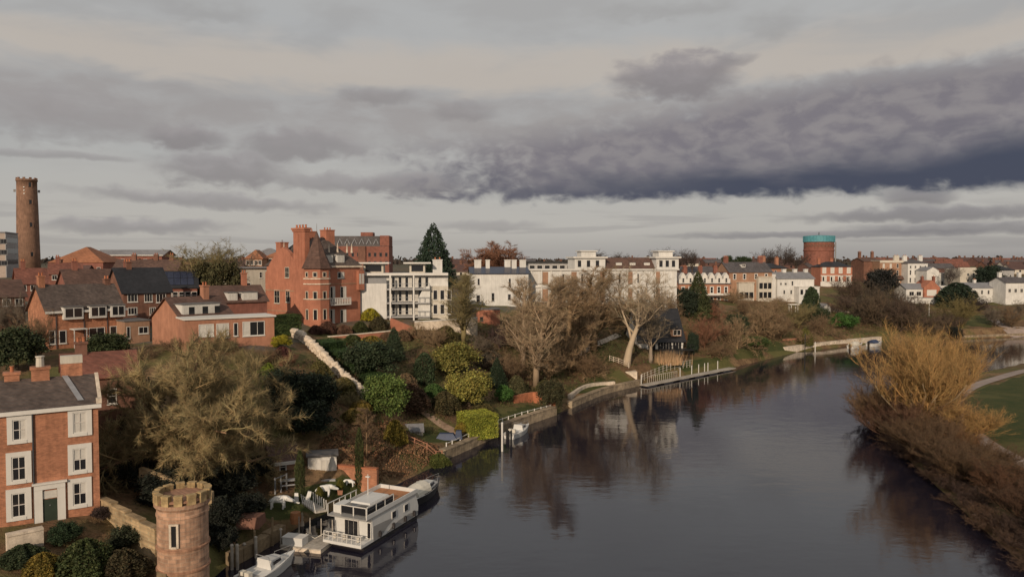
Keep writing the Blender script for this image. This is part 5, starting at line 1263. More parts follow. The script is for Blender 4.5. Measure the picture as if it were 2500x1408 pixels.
for i, (px_, pb, hh, ww) in enumerate([(2080, 740, 80, 90), (2110, 790, 90, 110), (2150, 800, 100, 120), (2200, 810, 100, 130), (2120, 740, 60, 80), (2240, 820, 80, 110), (2060, 770, 60, 70), (2170, 760, 70, 90), (2280, 822, 60, 90), (2310, 810, 50, 80), (2230, 770, 50, 70)]):
    bare_px('dark_thicket', 'bush', px_, pb, hh, ww, ((.095, .064, .046), (.080, .060, .042), (.115, .080, .05))[i % 3], 'dark brown thicket on the far bank behind the orange willow', cat='shrub', group='thickets on the far bank', var=i)
for i, (px_, pb, hh, ww, c_) in enumerate([(2350, 800, 90, 120, (.16, .125, .05)), (2430, 795, 60, 90, GREY), (2470, 800, 60, 70, BROWN), (2390, 760, 40, 80, (.06, .045, .04)), (2490, 770, 40, 60, GREY)]):
    bare_px('bank_tree', 'bush', px_, pb, hh, ww, c_, 'thin bare tree on the far right bank below the white cottages', cat='shrub', group='bare trees on the far right bank', var=i)
bare_px('garden_tree', 'vase', 2312, 690, 50, 60, (.10, .08, .07), 'bare tree in front of the low white wing', dY=318, var=1)
leafy_px('black_bush', 'round', 2332, 836, 40, 30, (.012, .014, .012), 'black bush at the water behind the orange willow')
# front garden of the left house
for px_, pb, hh, ww, cc_, lb, kd in [(160, 1330, 55, 70, (.022, .036, .016), 'dark green bush below the white doorcase', 'round'), (210, 1400, 80, 120, (.042, .052, .018), 'spiky green palm-like bush in the front garden', 'mound'), (105, 1408, 50, 80, (.14, .10, .02), 'yellow-leaved bush at the bottom left', 'mound'),
                                     (320, 1340, 60, 90, (.03, .034, .018), 'dark bush beside the stepped garden wall', 'round'), (300, 1420, 60, 120, (.05, .04, .02), 'brownish low bush in the bottom left corner', 'mound'), (55, 1370, 40, 100, (.03, .04, .018), 'dark low bush under the left windows', 'mound'),
                                     (250, 1268, 34, 46, (.045, .03, .025), 'dark reddish bush at the house corner', 'round'), (560, 1290, 60, 40, (.06, .06, .02), 'small olive shrub beside the timber quay', 'mound')]:
    leafy_px('front_garden_bush', kd, px_, min(pb, 1405), hh, ww, cc_, lb)
for px_, pb, hh, ww in [(300, 1120, 120, 110), (330, 1050, 130, 120), (290, 1000, 100, 80), (400, 1230, 90, 120), (560, 1220, 90, 130), (620, 1180, 70, 100), (548, 1295, 90, 90), (600, 1262, 60, 90), (545, 1352, 70, 70), (340, 1190, 80, 100), (280, 1190, 60, 60)]:  # added shrubs; their near-black colour stands in for deep shade in this gap
    leafy_px('added_shade_shrub', 'round', px_, pb, hh, ww, (.016, .018, .013), 'shrub coloured near-black to deepen the shade beside the battlemented tower', group='shrubs added to darken the gap behind the tower', var=px_ % 3)
# right bank: orange willows and scrub
WIL, WIL2 = (.35, .21, .080), (.165, .10, .054)
plant_bare('orange_willow', 'willow', Vector((56.5, 100, gz(56.5, 100))), 16.6, 14, WIL, 'large orange-twigged willow on the right bank', var=0, rz=.4, bark=(.30, .22, .13))
plant_bare('orange_willow', 'willow', Vector((62, 108, gz(62, 108))), 15.6, 12, WIL, 'orange willow half hidden behind the larger one', var=1, bark=(.28, .2, .12))
plant_bare('brown_willow', 'willow', Vector((54.3, 108, gz(54.3, 108))), 10.0, 11, WIL2, 'browner willow leaning over the water left of the large orange one', var=1, rz=2.0)
for i, (x_, y_, H_, W_, c_) in enumerate([(50.8, 97, 6.5, 9, (.14, .075, .045)), (51.5, 103, 6.5, 8, (.13, .07, .045)), (50, 91, 5.5, 8, WIL2), (54, 92, 5.5, 8, WIL2), (57, 95, 6.5, 8, WIL), (50, 85, 5.0, 7.5, WIL2), (53, 86, 4.5, 7, (.22, .11, .045)), (48.5, 79, 5.0, 7.5, WIL2), (51.8, 79.5, 4.5, 7, WIL2), (47.5, 73, 4.6, 7, (.15, .075, .04)),
                                          (50.5, 73, 4.4, 7, WIL2), (46.8, 67, 4.6, 7, (.13, .07, .04)), (49.8, 67, 4.2, 7, WIL2), (45.5, 61, 4.6, 7, (.13, .07, .04)), (49, 61, 4.2, 7, WIL2), (60.5, 103, 6, 7, WIL2), (63.5, 113, 6, 7, WIL2), (66, 122, 5, 6, WIL2), (45, 54, 4.5, 7, WIL2), (54.5, 112, 5, 7, (.12, .065, .045)), (58, 117, 5, 7, (.12, .07, .045))]):
    x_ += (.6 if y_ < 95 else 2.0)
    if y_ < 92: c_ = tuple(q * .72 for q in c_)
    plant_bare('bank_scrub', 'willow' if i % 3 else 'bush', Vector((x_, y_, gz(x_, y_) - .1)), H_, W_, c_, 'orange-brown scrub bush along the right bank', 'shrub', 'scrub along the right bank', var=i)
for i in range(34):
    f = i / 33; y_ = 46 + f * 66; x_ = float(np.interp(y_, [b_[1] for b_ in RIGHT_BANK], [b_[0] for b_ in RIGHT_BANK])) + rng.uniform(.1, .9)
    plant_bare('bank_scrub', 'bush', Vector((x_, y_, gz(x_, y_) - .4)), rng.uniform(1.8, 3.0), rng.uniform(3.2, 4.6), rng.choice([(.10, .06, .04), (.12, .07, .042), (.08, .05, .038)]), 'low brown scrub overhanging the water on the right bank', 'shrub', 'overhanging scrub at the right water edge', var=i)
for i, (px_, pb, hh, ww, c_) in enumerate([(800, 812, 26, 44, (.10, .05, .035)), (840, 816, 22, 40, (.13, .07, .045)), (880, 812, 26, 40, (.05, .055, .02)), (925, 806, 30, 44, (.06, .05, .025)), (770, 815, 20, 36, (.09, .045, .035)), (860, 842, 24, 50, (.05, .06, .02)), (820, 850, 24, 50, (.09, .07, .03)), (945, 838, 26, 40, (.14, .085, .05)), (985, 830, 24, 40, (.13, .085, .05))]):
    leafy_px('terrace_shrub', 'mound', px_, pb, hh, ww, c_, 'low reddish or green shrub on the mansion terraces', group='shrubs on the mansion terraces', var=i)
# undergrowth nobody could count
def scatter(name, label, poly_px, N, Lr, m, hmax=.9, seed=1):
    poly = pix_poly(poly_px); xs = [p[0] for p in poly]; ys = [p[1] for p in poly]
    Q = np.column_stack([nrs.uniform(min(xs), max(xs), N * 3), nrs.uniform(min(ys), max(ys), N * 3)]); Q = Q[inside(Q, poly)][:N]
    Zq = height(Q); B = np.column_stack([Q, Zq + nrs.uniform(0, hmax, len(Q)) * (.4 + .6 * np.sin(Q[:, 0] * .7) * np.sin(Q[:, 1] * .9)) ** 2])
    if m == 'scrub':
        dv = nrs.normal(size=B.shape); dv[:, 2] = np.abs(dv[:, 2]) + .5
        me = twig_mesh(name, B, dv, nrs.uniform(.3, 1.0, len(B)) * Lr, nrs.uniform(.012, .03, len(B)), 'scrub')
    else:
        me = leaf_mesh(name, B, Lr * nrs.uniform(.5, 1.2, len(B)), m)
    o = tag(link(name, me), label, 'undergrowth', kind='stuff'); return o
mat('leaf_green', (.085, .090, .030), .8, 0, island=.45); mat('leaf_brown', (.19, .105, .055), .9, 0, island=.45)
scatter('undergrowth', 'brown twiggy undergrowth over the middle slope', [(700, 900), (1000, 830), (1250, 780), (1500, 750), (1600, 800), (1650, 880), (1450, 930), (1330, 980), (1200, 1000), (1050, 1060), (950, 1120), (820, 1120)], 26000, 1.0, 'scrub')
scatter('leaf_litter', 'green low plants over the middle slope', [(700, 900), (1000, 830), (1250, 780), (1500, 750), (1600, 800), (1650, 880), (1450, 930), (1330, 980), (1200, 1000), (1050, 1060), (950, 1120), (820, 1120)], 16000, .34, 'leaf_green', .5)
scatter('undergrowth', 'brown twigs over the far slope', [(1640, 850), (1700, 770), (1850, 750), (2000, 760), (2150, 740), (2300, 770), (2300, 815), (2100, 830), (1900, 845), (1750, 880)], 22000, 1.5, 'scrub')
scatter('leaf_litter', 'green low plants over the far slope', [(1640, 850), (1700, 770), (1850, 750), (2000, 760), (2150, 740), (2300, 770), (2300, 815), (2100, 830), (1900, 845), (1750, 880)], 9000, .5, 'leaf_green', .6)
scatter('leaf_litter', 'brown fallen leaves and brambles on the slope above the cypress', [(760, 1120), (830, 1040), (960, 1030), (1060, 1085), (1090, 1120), (1000, 1165), (900, 1185)], 9000, .26, 'leaf_brown', .4)
# the far wood along the horizon, one mass
Q = []
for k in range(1500):
    Yk = rng.uniform(650, 1500); ax = rng.uniform(-.75, .75); Q.append((ax * Yk, Yk))
Q = np.array(Q); Zq = height(Q); cent = []
for (x_, y_), z_ in zip(Q, Zq):
    hh = rng.uniform(3.0, 6.5) if rng.random() < .85 else rng.uniform(6, 9)
    m_ = 14
    cent.append(np.column_stack([x_ + nrs.normal(size=m_) * 5, y_ + nrs.normal(size=m_) * 4, z_ + nrs.uniform(0, 1, m_) ** .8 * hh]))
mat('far_leaf', (.052, .040, .032), .9, 0, island=.4)
C = np.concatenate(cent); tag(link('far_wood', leaf_mesh('far_wood', C, nrs.uniform(2.0, 4.5, len(C)), 'far_leaf')), 'dark line of far trees along the horizon', 'wood', kind='stuff')

# ---------------------------------------------------------------- folly tower
Yt = 52.0; c_ = at(447, 1300, Yt); rT = 118 / 2 / FOC * Yt; zt = at(447, 1186, Yt).z
t = empty('battlemented_tower', (c_.x, Yt, 0), 0, 'round sandstone garden tower with battlements at the bottom left', 'tower')
zc = zt - .9
MB().lathe([(rT * 1.02, -1), (rT * 1.02, 1.4), (rT, 1.5), (rT, zc - 1.0), (rT * 1.03, zc - .95), (rT * 1.03, zc - .8), (rT, zc - .76), (rT, zc - .45), (rT * 1.04, zc - .38), (rT * 1.10, zc - .25), (rT * 1.10, zc), (rT * .90, zc), (rT * .90, zc - .5)], 40).build('shaft', 'sandstone', t)
for z_ in (at(447, 1350, Yt - rT).z, at(447, 1405, Yt - rT).z, at(447, 1232, Yt - rT).z):
    MB().lathe([(rT + .01, z_), (rT + .10, z_ + .04), (rT + .10, z_ + .16), (rT + .01, z_ + .2)], 40).build('string_course', 'sandstone_plain', t)
n_m = 13
mer = MB().prism([(-.27, -.19, 0), (.27, -.19, 0), (.27, .19, 0), (-.27, .19, 0)], (0, 0, .62)).box(-.30, -.22, .623, .30, .22, .72).mesh('merlon', 'lichen_stone')
for k in range(n_m):
    a = 2 * math.pi * (k + .3) / n_m; o = link('merlon', mer, t); o.location = (math.cos(a) * rT * 1.0, math.sin(a) * rT * 1.0, zc + .003); o.rotation_euler = (0, 0, a + math.pi / 2)
z0, z1 = at(452, 1334, Yt - rT).z, at(452, 1282, Yt - rT).z
a = R(-85); q = MB().box(-.32, -.12, z0 - .1, -.17, .3, z1 + .1).box(.17, -.12, z0 - .1, .32, .3, z1 + .1).box(-.17, -.12, z1 - .02, .17, .3, z1 + .1).box(-.2, -.16, z0 - .12, .2, .3, z0)
o = q.build('window', 'pale_stone', t); o.location = (math.cos(a) * rT, math.sin(a) * rT, 0); o.rotation_euler = (0, 0, a + math.pi / 2)
box('pane', 'glass', (-.18, -.03, z0, .18, .25, z1 - .03), o)
z0 = at(430, 1408, Yt - rT).z
a = R(-118); o = MB().box(-.5, -.1, z0 - 2.2, .5, .4, z0 + .25).build('doorway', 'wood_old', t); o.location = (math.cos(a) * rT * 1.0, math.sin(a) * rT * 1.0, 0); o.rotation_euler = (0, 0, a + math.pi / 2)

# ---------------------------------------------------------------- garden walls near the house
a, b = Vector((at(248, 1220, 58.5).x, 58.5)), Vector((at(385, 1300, 53.2).x, 53.2))
segs = 4
w_ = empty('stepped_garden_wall', (a.x, a.y, 0), 0, 'pale sandstone garden wall stepping down from the left house to the tower', 'wall')
for k in range(segs):
    p0, p1 = a.lerp(b, k / segs) - a, a.lerp(b, (k + 1) / segs - .002) - a
    zt = at(248 + (385 - 248) * (k + .5) / segs, 1218 + (1298 - 1218) * (k + .25) / segs, 58.5 - 5.3 * (k + .5) / segs).z
    d = (p1 - p0).normalized(); nv = Vector((-d.y, d.x)) * .22
    MB().prism([(p0.x - nv.x, p0.y - nv.y, 0), (p1.x - nv.x, p1.y - nv.y, 0), (p1.x + nv.x, p1.y + nv.y, 0), (p0.x + nv.x, p0.y + nv.y, 0)], (0, 0, zt)).build('wall_section', 'rubble', w_)
    nv *= 1.3
    MB().prism([(p0.x - nv.x, p0.y - nv.y, zt + .003), (p1.x - nv.x, p1.y - nv.y, zt + .003), (p1.x + nv.x, p1.y + nv.y, zt + .003), (p0.x + nv.x, p0.y + nv.y, zt + .003)], (0, 0, .12)).build('coping', 'rubble', w_)
wall_strip('front_garden_wall', [at(15, 1320, 51.5)[:2], at(105, 1300, 53)[:2]], 2.5, at(60, 1302, 52).z, .5, 'pale_stone', 'low pale stone wall in the left house front garden', cap='pale_stone')
wall_strip('bank_wall', [at(345, 1165, 64)[:2], at(415, 1210, 63)[:2], at(520, 1235, 63)[:2]], 2, [at(345, 1140, 64).z, at(415, 1165, 63).z, at(520, 1200, 63).z], .5, 'rubble', 'old tan stone wall at the foot of the big bare tree')
box_ = empty('timber_steps', at(350, 1150, 66), R(-25), 'weathered timber steps beside the big tree trunk', 'steps')
for k in range(4): box('step', 'wood_old', (k * .7, 0, .9 - k * .35, k * .7 + .65, 2.6, 1.05 - k * .35), box_)

# pale stone wall running down the slope, stone by stone
A_, B_ = ground(716, 822), ground(905, 988)
w_ = empty('rough_stone_wall', (A_.x, A_.y, 0), 0, 'rough pale stone wall running down the slope beside the hedge', 'wall')
stones = []
for i in range(5):
    b = MB(); r_ = random.Random(i)
    vs = [(sx * .55 * r_.uniform(.7, 1.05), sy * .38 * r_.uniform(.7, 1.05), sz * .34 * r_.uniform(.7, 1.1)) for sx in (-1, 1) for sy in (-1, 1) for sz in (-1, 1)]
    vs += [(0, 0, .45), (0, 0, -.4), (.66, 0, 0), (-.66, 0, 0), (0, .48, 0), (0, -.48, 0)]
    bm_ = bmesh.new(); [bm_.verts.new(v) for v in vs]; bmesh.ops.convex_hull(bm_, input=bm_.verts[:]); me = bpy.data.meshes.new('stone'); bm_.to_mesh(me); bm_.free(); me.materials.append(MATS['pale_stone']); stones.append(me)
d = B_ - A_; n_s = 40
for k in range(n_s):
    for l in range(3):
        f = (k + rng.uniform(-.3, .3)) / n_s; bow = math.sin(f * math.pi) * -1.2
        x, y = A_.x + d.x * f + bow, A_.y + d.y * f + bow * .6
        o = link('stone', stones[(k + l) % 5], w_); o.location = (x - A_.x + rng.uniform(-.1, .1) - .12 * (l == 2), y - A_.y + rng.uniform(-.1, .1), gz(x, y) + .05 + l * .50)
        o.rotation_euler = (rng.uniform(-.3, .3), rng.uniform(-.3, .3), math.atan2(d.y, d.x) + rng.uniform(-.5, .5)); s_ = rng.uniform(.8, 1.15); o.scale = (s_, s_, s_)

# ---------------------------------------------------------------- riverside garden buildings and walls
h = House('white_summer_house', 'white panelled summer house with double doors on the riverside terrace', 752, 77.2, 822, 14, 2.0, 1162, 1116, 'white_paint', 'flat', .18, 'roof_felt', over=.2, sink=2.2)
for a, b, c_, d in [(757, 1122, 771, 1156), (783, 1121, 796, 1158), (798, 1121, 811, 1158)]: h.win(a, b, c_, d, cols=1, rows=1, pane='curtain', name='door')
MB().box(h.L * .45, -1.6, -1.2, h.L * .95, -.01, -.1).box(h.L * .45, -2.2, -1.6, h.L * .95, -1.603, -.5).build('doorstep', 'grey_render', h.root)
h = House('tan_cottage', 'low tan brick cottage with a white gutter under the big tree', 668, 75.5, 728, 28, 4.5, 1168, 1130, 'brick_tan', 'gable', 1.2, 'tile_brown', trim='white_paint', sink=3)
h.winm(.6, .6, 1.3, 1.6, cols=1)
p0, p1, p2 = at(700, 1085, 82), at(770, 1100, 81), at(812, 1112, 80)
wall_strip('tiled_garden_wall', [p0[:2], p1[:2], p2[:2]], 1, [p0.z, p1.z, p2.z], .6, 'tile_red', 'dark red tiled wall top behind the summer house', cap='tile_red')
q0, q1 = at(822, 1174, 78.5), at(922, 1178, 77.0)
wall_strip('brick_garden_wall', [q0[:2], q1[:2]], .5, at(870, 1141, 77.7).z, .4, 'brick_orange', 'sunlit orange brick garden wall behind the narrow cypress', cap='terracotta')
q0, q1, q2 = ground(1255, 985), ground(1300, 982), ground(1358, 1003)
wall_strip('curved_brick_fence', smooth_line([q0[:2], q1[:2], q2[:2]], 1.0), .5, 3.3, .35, 'terracotta', 'curved orange-red brick fence at the corner of the riverside lawn')
h = House('garden_shed', 'small grey shed with a cream front near the white rail fence', 980, 95, 1033, 10, 2.6, 1078, 1056, 'cream_render', 'gable', .7, 'roof_grey', sink=1.0, over=.15, cat='shed')
h.winm(.8, .3, 1.6, 1.2, cols=1, rows=1, fm='wood_grey', name='door')
def rail_fence(name, pts, m, label, h_=1.0, rails=(.9, .5), sp=1.5, pw=.07):
    L = smooth_line([Vector(p) for p in pts], sp)
    root = empty(name, (L[0].x, L[0].y, gz(*L[0])), 0, label, 'fence'); z0 = root.location.z; o0 = root.location
    zs = [max(gz(*q), .5) - z0 for q in L]
    pm = MB().box(-pw, -pw, -.5, pw, pw, h_).mesh('post', m)
    for q, z_ in zip(L, zs): link('post', pm, root).location = (q.x - o0.x, q.y - o0.y, z_)
    for i in range(len(L) - 1):
        b = MB()
        for rz_ in rails: b.tube([(L[i].x - o0.x, L[i].y - o0.y, zs[i] + rz_), (L[i + 1].x - o0.x, L[i + 1].y - o0.y, zs[i + 1] + rz_)], pw * .7, n=4)
        b.build('rail', m, root)
    return root
def inland(p, d=.5):
    return p
rail_fence('white_rail_fence', [(-8.4, 93.5), (-5.0, 100.5), (-2.6, 105)], 'white_paint', 'white post and rail fence along the quay left of the lime bush', 1.1, (1.0,), 1.7)
rail_fence('white_rail_fence', [(-2.0, 106.5), (1.5, 112), (6.2, 119)], 'white_paint', 'white post and rail fence along the lawn quay right of the lime bush', 1.1, (1.0,), 1.5)
rail_fence('pink_rail_fence', [(-13.4, 91.0), (-10.5, 90.3), (-8.7, 90.8)], 'brick_pink', 'pale pinkish rail fence on the brown bank', 1.0, (.9, .45), 1.6)
rail_fence('garden_rail', [ground(1488, 880)[:2], ground(1510, 888)[:2], ground(1535, 898)[:2]], 'pale_stone', 'pale zigzag garden rail below the forked tree', 1.1, (1.0, .6, .25), 1.3)
# quay walls
def quay(name, pts, z1, m, label, t_=.9):
    return wall_strip(name, smooth_line([Vector(p) for p in pts], 2.0), -1.2, z1, t_, m, label, cap=m)
quay('stone_quay', [(-8.8, 92.0), (-7.3, 94.6), (-4.6, 100), (-2.4, 104.6)], 1.1, 'quay_stone', 'tan stone quay wall below the white rail fence')
quay('stone_quay', [(-1.9, 105.3), (2.2, 112), (6.9, 119)], 1.3, 'quay_stone', 'tan stone quay wall under the riverside lawn')
quay('stone_wharf', [(9.8, 124.5), (13.5, 131.5), (17.9, 138.7), (25.8, 147.6)], 1.0, 'quay_stone', 'long sandy stone wharf wall below the lawn with the pale parapet')
pp = [ground(1390, 975), ground(1420, 950), ground(1450, 942), ground(1500, 944)]
wall_strip('pale_parapet', smooth_line([q[:2] for q in map(lambda v: Vector(v[:2]), pp)], 1.0), .5, 1.6, .6, 'pale_stone', 'pale curved stone parapet at the edge of the far lawn')
quay('far_wharf', [(73, 197.5), (86, 208), (100, 217.5), (113, 225.5)], 1.6, 'pale_stone', 'pale wharf wall of the far boatyard')
wall_strip('pink_garden_wall', [at(1912, 850, 203)[:2], at(1965, 848, 208)[:2]], 0, at(1935, 826, 205).z, .5, 'brick_pink', 'pink brick wall at the head of the far wharf')
wall_strip('stone_yard_wall', [at(1968, 848, 212)[:2], at(2065, 838, 222)[:2]], 0, at(2010, 829, 216).z, .5, 'pale_stone', 'pale yard wall with openings on the far wharf')
quay('far_river_wall', [(137, 233), (150, 237), (168, 242.5), (190, 246)], .9, 'quay_stone', 'low wall along the water on the far right bank')
# jetty
A_, B_ = Vector((26.0, 145.2)), Vector((50.8, 169.0))
j = empty('floating_jetty', (A_.x, A_.y, 0), math.atan2(B_.y - A_.y, B_.x - A_.x), 'long pale floating jetty reaching along the bank', 'jetty'); Lj = (B_ - A_).length
for k in range(17): box('deck_panel', 'wood_grey', (k * Lj / 17, -.9, .25, (k + 1) * Lj / 17 - .05, .9, .42), j)
for k in range(6): box('float', 'dark_metal', (k * Lj / 6 + .5, -.8, -.3, k * Lj / 6 + 3.5, .8, .245), j)
for f in (.02, .42, .55, .63, .70, .74, .86): MB().tube([(f * Lj, 1.0, -1.5), (f * Lj, 1.0, 2.3)], .09).build('mooring_pile', 'white_paint', j)
q = MB()
for k in range(16): q.box(3 + k * .7, 1.15, .3, 3.08 + k * .7, 1.23, 1.6)
q.box(3, 1.15, 1.603, 13.6, 1.25, 1.7); q.build('railing', 'wood_grey', j)
rail_fence('landing_fence', [(26.5, 149.5), (33, 156.5), (40, 163)], 'wood_grey', 'grey slatted fence along the landing behind the jetty', 1.5, (1.4, .9, .4), 1.2, .06)
box_ = MB().box(-1.2, -1, -.5, 1.2, 1, 1.9).build('landing_block', 'pale_stone'); box_.location = (24.2, 149.8, .6); tag(box_, 'pale stone block at the landward end of the jetty', 'block')
# pampas grass
p = ground(1632, 893)
C = nrs.normal(size=(260, 3)) * np.array([1.3, .5, 0]); B = np.column_stack([C[:, 0], C[:, 1], np.zeros(260)])
dv = nrs.normal(size=(260, 3)) * .12; dv[:, 2] = 1
mat('straw', (.42, .27, .15), .9, 0, island=.2)
o = link('reed_screen', twig_mesh('reed_screen', B, dv, nrs.uniform(2.2, 3.6, 260), nrs.uniform(.06, .13, 260), 'straw')); o.location = p; tag(o, 'clump of pale straw-coloured reeds below the boathouse deck', 'reeds', kind='thing')
# flagpole and lamp posts
for px_, pb, ht, lb in [(2268, 772, 34, 'white flagpole below the brick-fronted cottage'), (1545, 905, 0, None)]:
    if not lb: continue
    p = ground(px_, pb); o = MB().tube([(0, 0, 0), (0, 0, ht * p.y / FOC)], .16, .12).lathe([(.3, 0), (.3, .3)], 8).build('flagpole', 'white_paint'); o.location = p; tag(o, lb, 'flagpole')
for px_, lb in ((1940, 'white posts of the pergola in front of the white riverside house'),):
    p = at(1940, 765, 245); p.z = gz(p.x, p.y); t = empty('pergola', p, 0, 'white garden pergola below the white riverside house', 'pergola')
    for k in (-1, 1):
        for k2 in (0, 2): box('post', 'white_paint', (k * 1.1 - .12, k2, 0, k * 1.1 + .12, k2 + .25, 3.0), t)
    for k in range(4): box('beam', 'white_paint', (-1.6, k * .7 - .1, 3.003, 1.6, k * .7 + .1, 3.25), t)
p = ground(2030, 765); h = House('white_boat_shed', 'little white gabled shed on the slope below the brick wall', 2010, p.y, 2028, 12, 4, 770, 752, 'white_render', 'front', 1.4, 'roof_grey', over=.1, cat='shed')
h.winm(.5, .2, h.L - .5, 1.5, cols=2, rows=1)
p = at(2060, 760, p.y + 1); o = MB().prism([(0, 0, -1), (9, 1, -1), (9, 1, .4), (4.5, .5, 1.4), (0, 0, 1.2)], (0, 4, 0)).build('stone_terrace', 'pale_stone'); o.location = (p.x - 6, p.y + 1, gz(p.x, p.y + 1)); tag(o, 'pale stone terrace beside the little white shed', 'terrace')

# ---------------------------------------------------------------- boats
def hull_mesh(L, Wd, H, k=2.6, rise=.35, n_=12, tr=.8):
    b = MB(); vs, fs = [], []
    for i in range(n_ + 1):
        t_ = i / n_; hw = Wd / 2 * (1 - t_ ** k) * (tr + (1 - tr) * min(1, t_ * 3)) + .015; zt = H + rise * t_ * t_
        x = t_ * L; xb = t_ * L * .93
        vs += [(xb, 0, -.35), (xb, -hw * .78, -.12 + .25 * t_ ** 3), (x, -hw, zt), (x, hw, zt), (xb, hw * .78, -.12 + .25 * t_ ** 3)]
    for i in range(n_):
        a, c_ = 5 * i, 5 * i + 5
        fs += [(a, a + 1, c_ + 1, c_), (a + 1, a + 2, c_ + 2, c_ + 1), (a + 2, a + 3, c_ + 3, c_ + 2), (a + 3, a + 4, c_ + 4, c_ + 3), (a + 4, a, c_, c_ + 4)]
    fs += [(4, 3, 2, 1, 0), tuple(5 * n_ + i for i in range(5))]
    return b.add(vs, fs)
def cruiser(label, loc, ang, L, Wd, H, hullm='hull_white', canopy='canvas', name='motor_boat', cover=True):
    r = empty(name, (*loc, 0), R(ang), label, 'boat')
    hull_mesh(L, Wd, H).build('hull', hullm, r, False)
    hull_mesh(L * .985, Wd * 1.04, .1, rise=.02).build('rubbing_strake', 'white_paint', r).location = (0, 0, H - .08)
    box('cockpit_floor', 'hull_grey', (.25, -Wd * .34, H + .015, L * .45, Wd * .34, H + .03), r)
    cb = MB(); hw = Wd * .36
    cb.add([(L * .45, -hw, H + .02), (L * .82, -hw * .55, H + .22), (L * .82, hw * .55, H + .22), (L * .45, hw, H + .02), (L * .47, -hw * .9, H + .75), (L * .70, -hw * .5, H + .62), (L * .70, hw * .5, H + .62), (L * .47, hw * .9, H + .75)],
           [(0, 1, 5, 4), (1, 2, 6, 5), (2, 3, 7, 6), (3, 0, 4, 7), (4, 5, 6, 7), (0, 3, 2, 1)]).build('cabin', 'hull_white', r)
    for s_ in (-1, 1): MB().add([(L * .50, s_ * hw * .985, H + .35), (L * .66, s_ * hw * .76, H + .38), (L * .66, s_ * hw * .66, H + .56), (L * .50, s_ * hw * .94, H + .62)], [(0, 1, 2, 3)]).build('cabin_window', 'glass', r)
    if cover:
        n_ = 8; vs, fs = [], []
        for i in range(n_ + 1):
            a = math.pi * i / n_
            for x, k in ((L * .10, .75), (L * .28, 1.0), (L * .47, 1.0)): vs.append((x, math.cos(a) * Wd * .42, H + .05 + math.sin(a) * .95 * k))
        for i in range(n_):
            for k in range(2): fs.append((3 * i + k, 3 * i + k + 1, 3 * i + k + 4, 3 * i + k + 3))
        MB().add(vs, fs + [tuple(3 * i + 2 for i in range(n_ + 1)), tuple(3 * i for i in range(n_, -1, -1))]).build('canopy', canopy, r, False)
    else:
        for y in (-.3, .3): MB().box(.9, y - .22, H + .03, 1.3, y + .22, H + .5).build('seat', 'canvas', r)
        MB().tube([(L * .46, -hw, H + .1), (L * .44, -hw * .8, H + 1.1), (L * .44, hw * .8, H + 1.1), (L * .46, hw, H + .1)], .03).build('windscreen_frame', 'grey_metal', r)
    MB().tube([(L * .72, -Wd * .28, H + .2), (L * .74, -Wd * .27, H + .65), (L * .96, 0, H + .85), (L * .74, Wd * .27, H + .65), (L * .72, Wd * .28, H + .2)], .025, n=5).build('bow_rail', 'grey_metal', r)
    MB().box(-.35, -.2, -.2, 0, .2, H + .3).box(-.42, -.16, H - .1, -.02, .16, H + .55).build('outboard_motor', 'black_paint', r)
    return r
cruiser('white cabin boat moored at the bottom edge beside the timber quay', (-20.9, 54.6), 63, 6.4, 2.3, .75, cover=False)
cruiser('dark-hulled cruiser with a cream canopy moored beyond the houseboat', (-10.7, 74.2), 66, 6.8, 2.5, .85, 'hull_dark')
cruiser('small white motor boat beside the lawn quay', (-.5, 102.6), 61, 6.2, 2.2, .7, cover=False)
cruiser('white cruiser at the far wharf, nearer to the tall pile', (96, 208.5), 38, 7, 2.6, .9)
cruiser('white cruiser at the far end of the far wharf', (104, 214), 34, 7, 2.6, .9, canopy='tarp_blue')

# houseboat
hb = empty('houseboat', (-14.55, 63.45, 0), R(66.4), 'white two-deck houseboat with dark square portholes moored by the garden', 'houseboat')
L, Wd = 8.9, 4.0; y0, y1 = -Wd / 2, Wd / 2     # y0 is the river side
MB().prism([(0, y0 + .1, -.4), (L, y0 + .1, -.4), (L, y1 - .1, -.4), (0, y1 - .1, -.4)], (0, 0, .75)).build('hull', 'hull_dark', hb)
MB().add([(1.3, y0, .36), (L, y0, .36), (L + .1, y0, 1.2), (L - .35, y0, 2.45), (1.15, y0, 2.45), (1.3, y1, .36), (L, y1, .36), (L + .1, y1, 1.2), (L - .35, y1, 2.45), (1.15, y1, 2.45)],
         [(0, 1, 2, 3, 4), (9, 8, 7, 6, 5), (0, 5, 6, 1), (1, 6, 7, 2), (2, 7, 8, 3), (3, 8, 9, 4), (4, 9, 5, 0)]).build('cabin', 'hull_white', hb)
box('stern_deck', 'hull_white', (-.5, y0, .36, 1.29, y1, .62), hb)
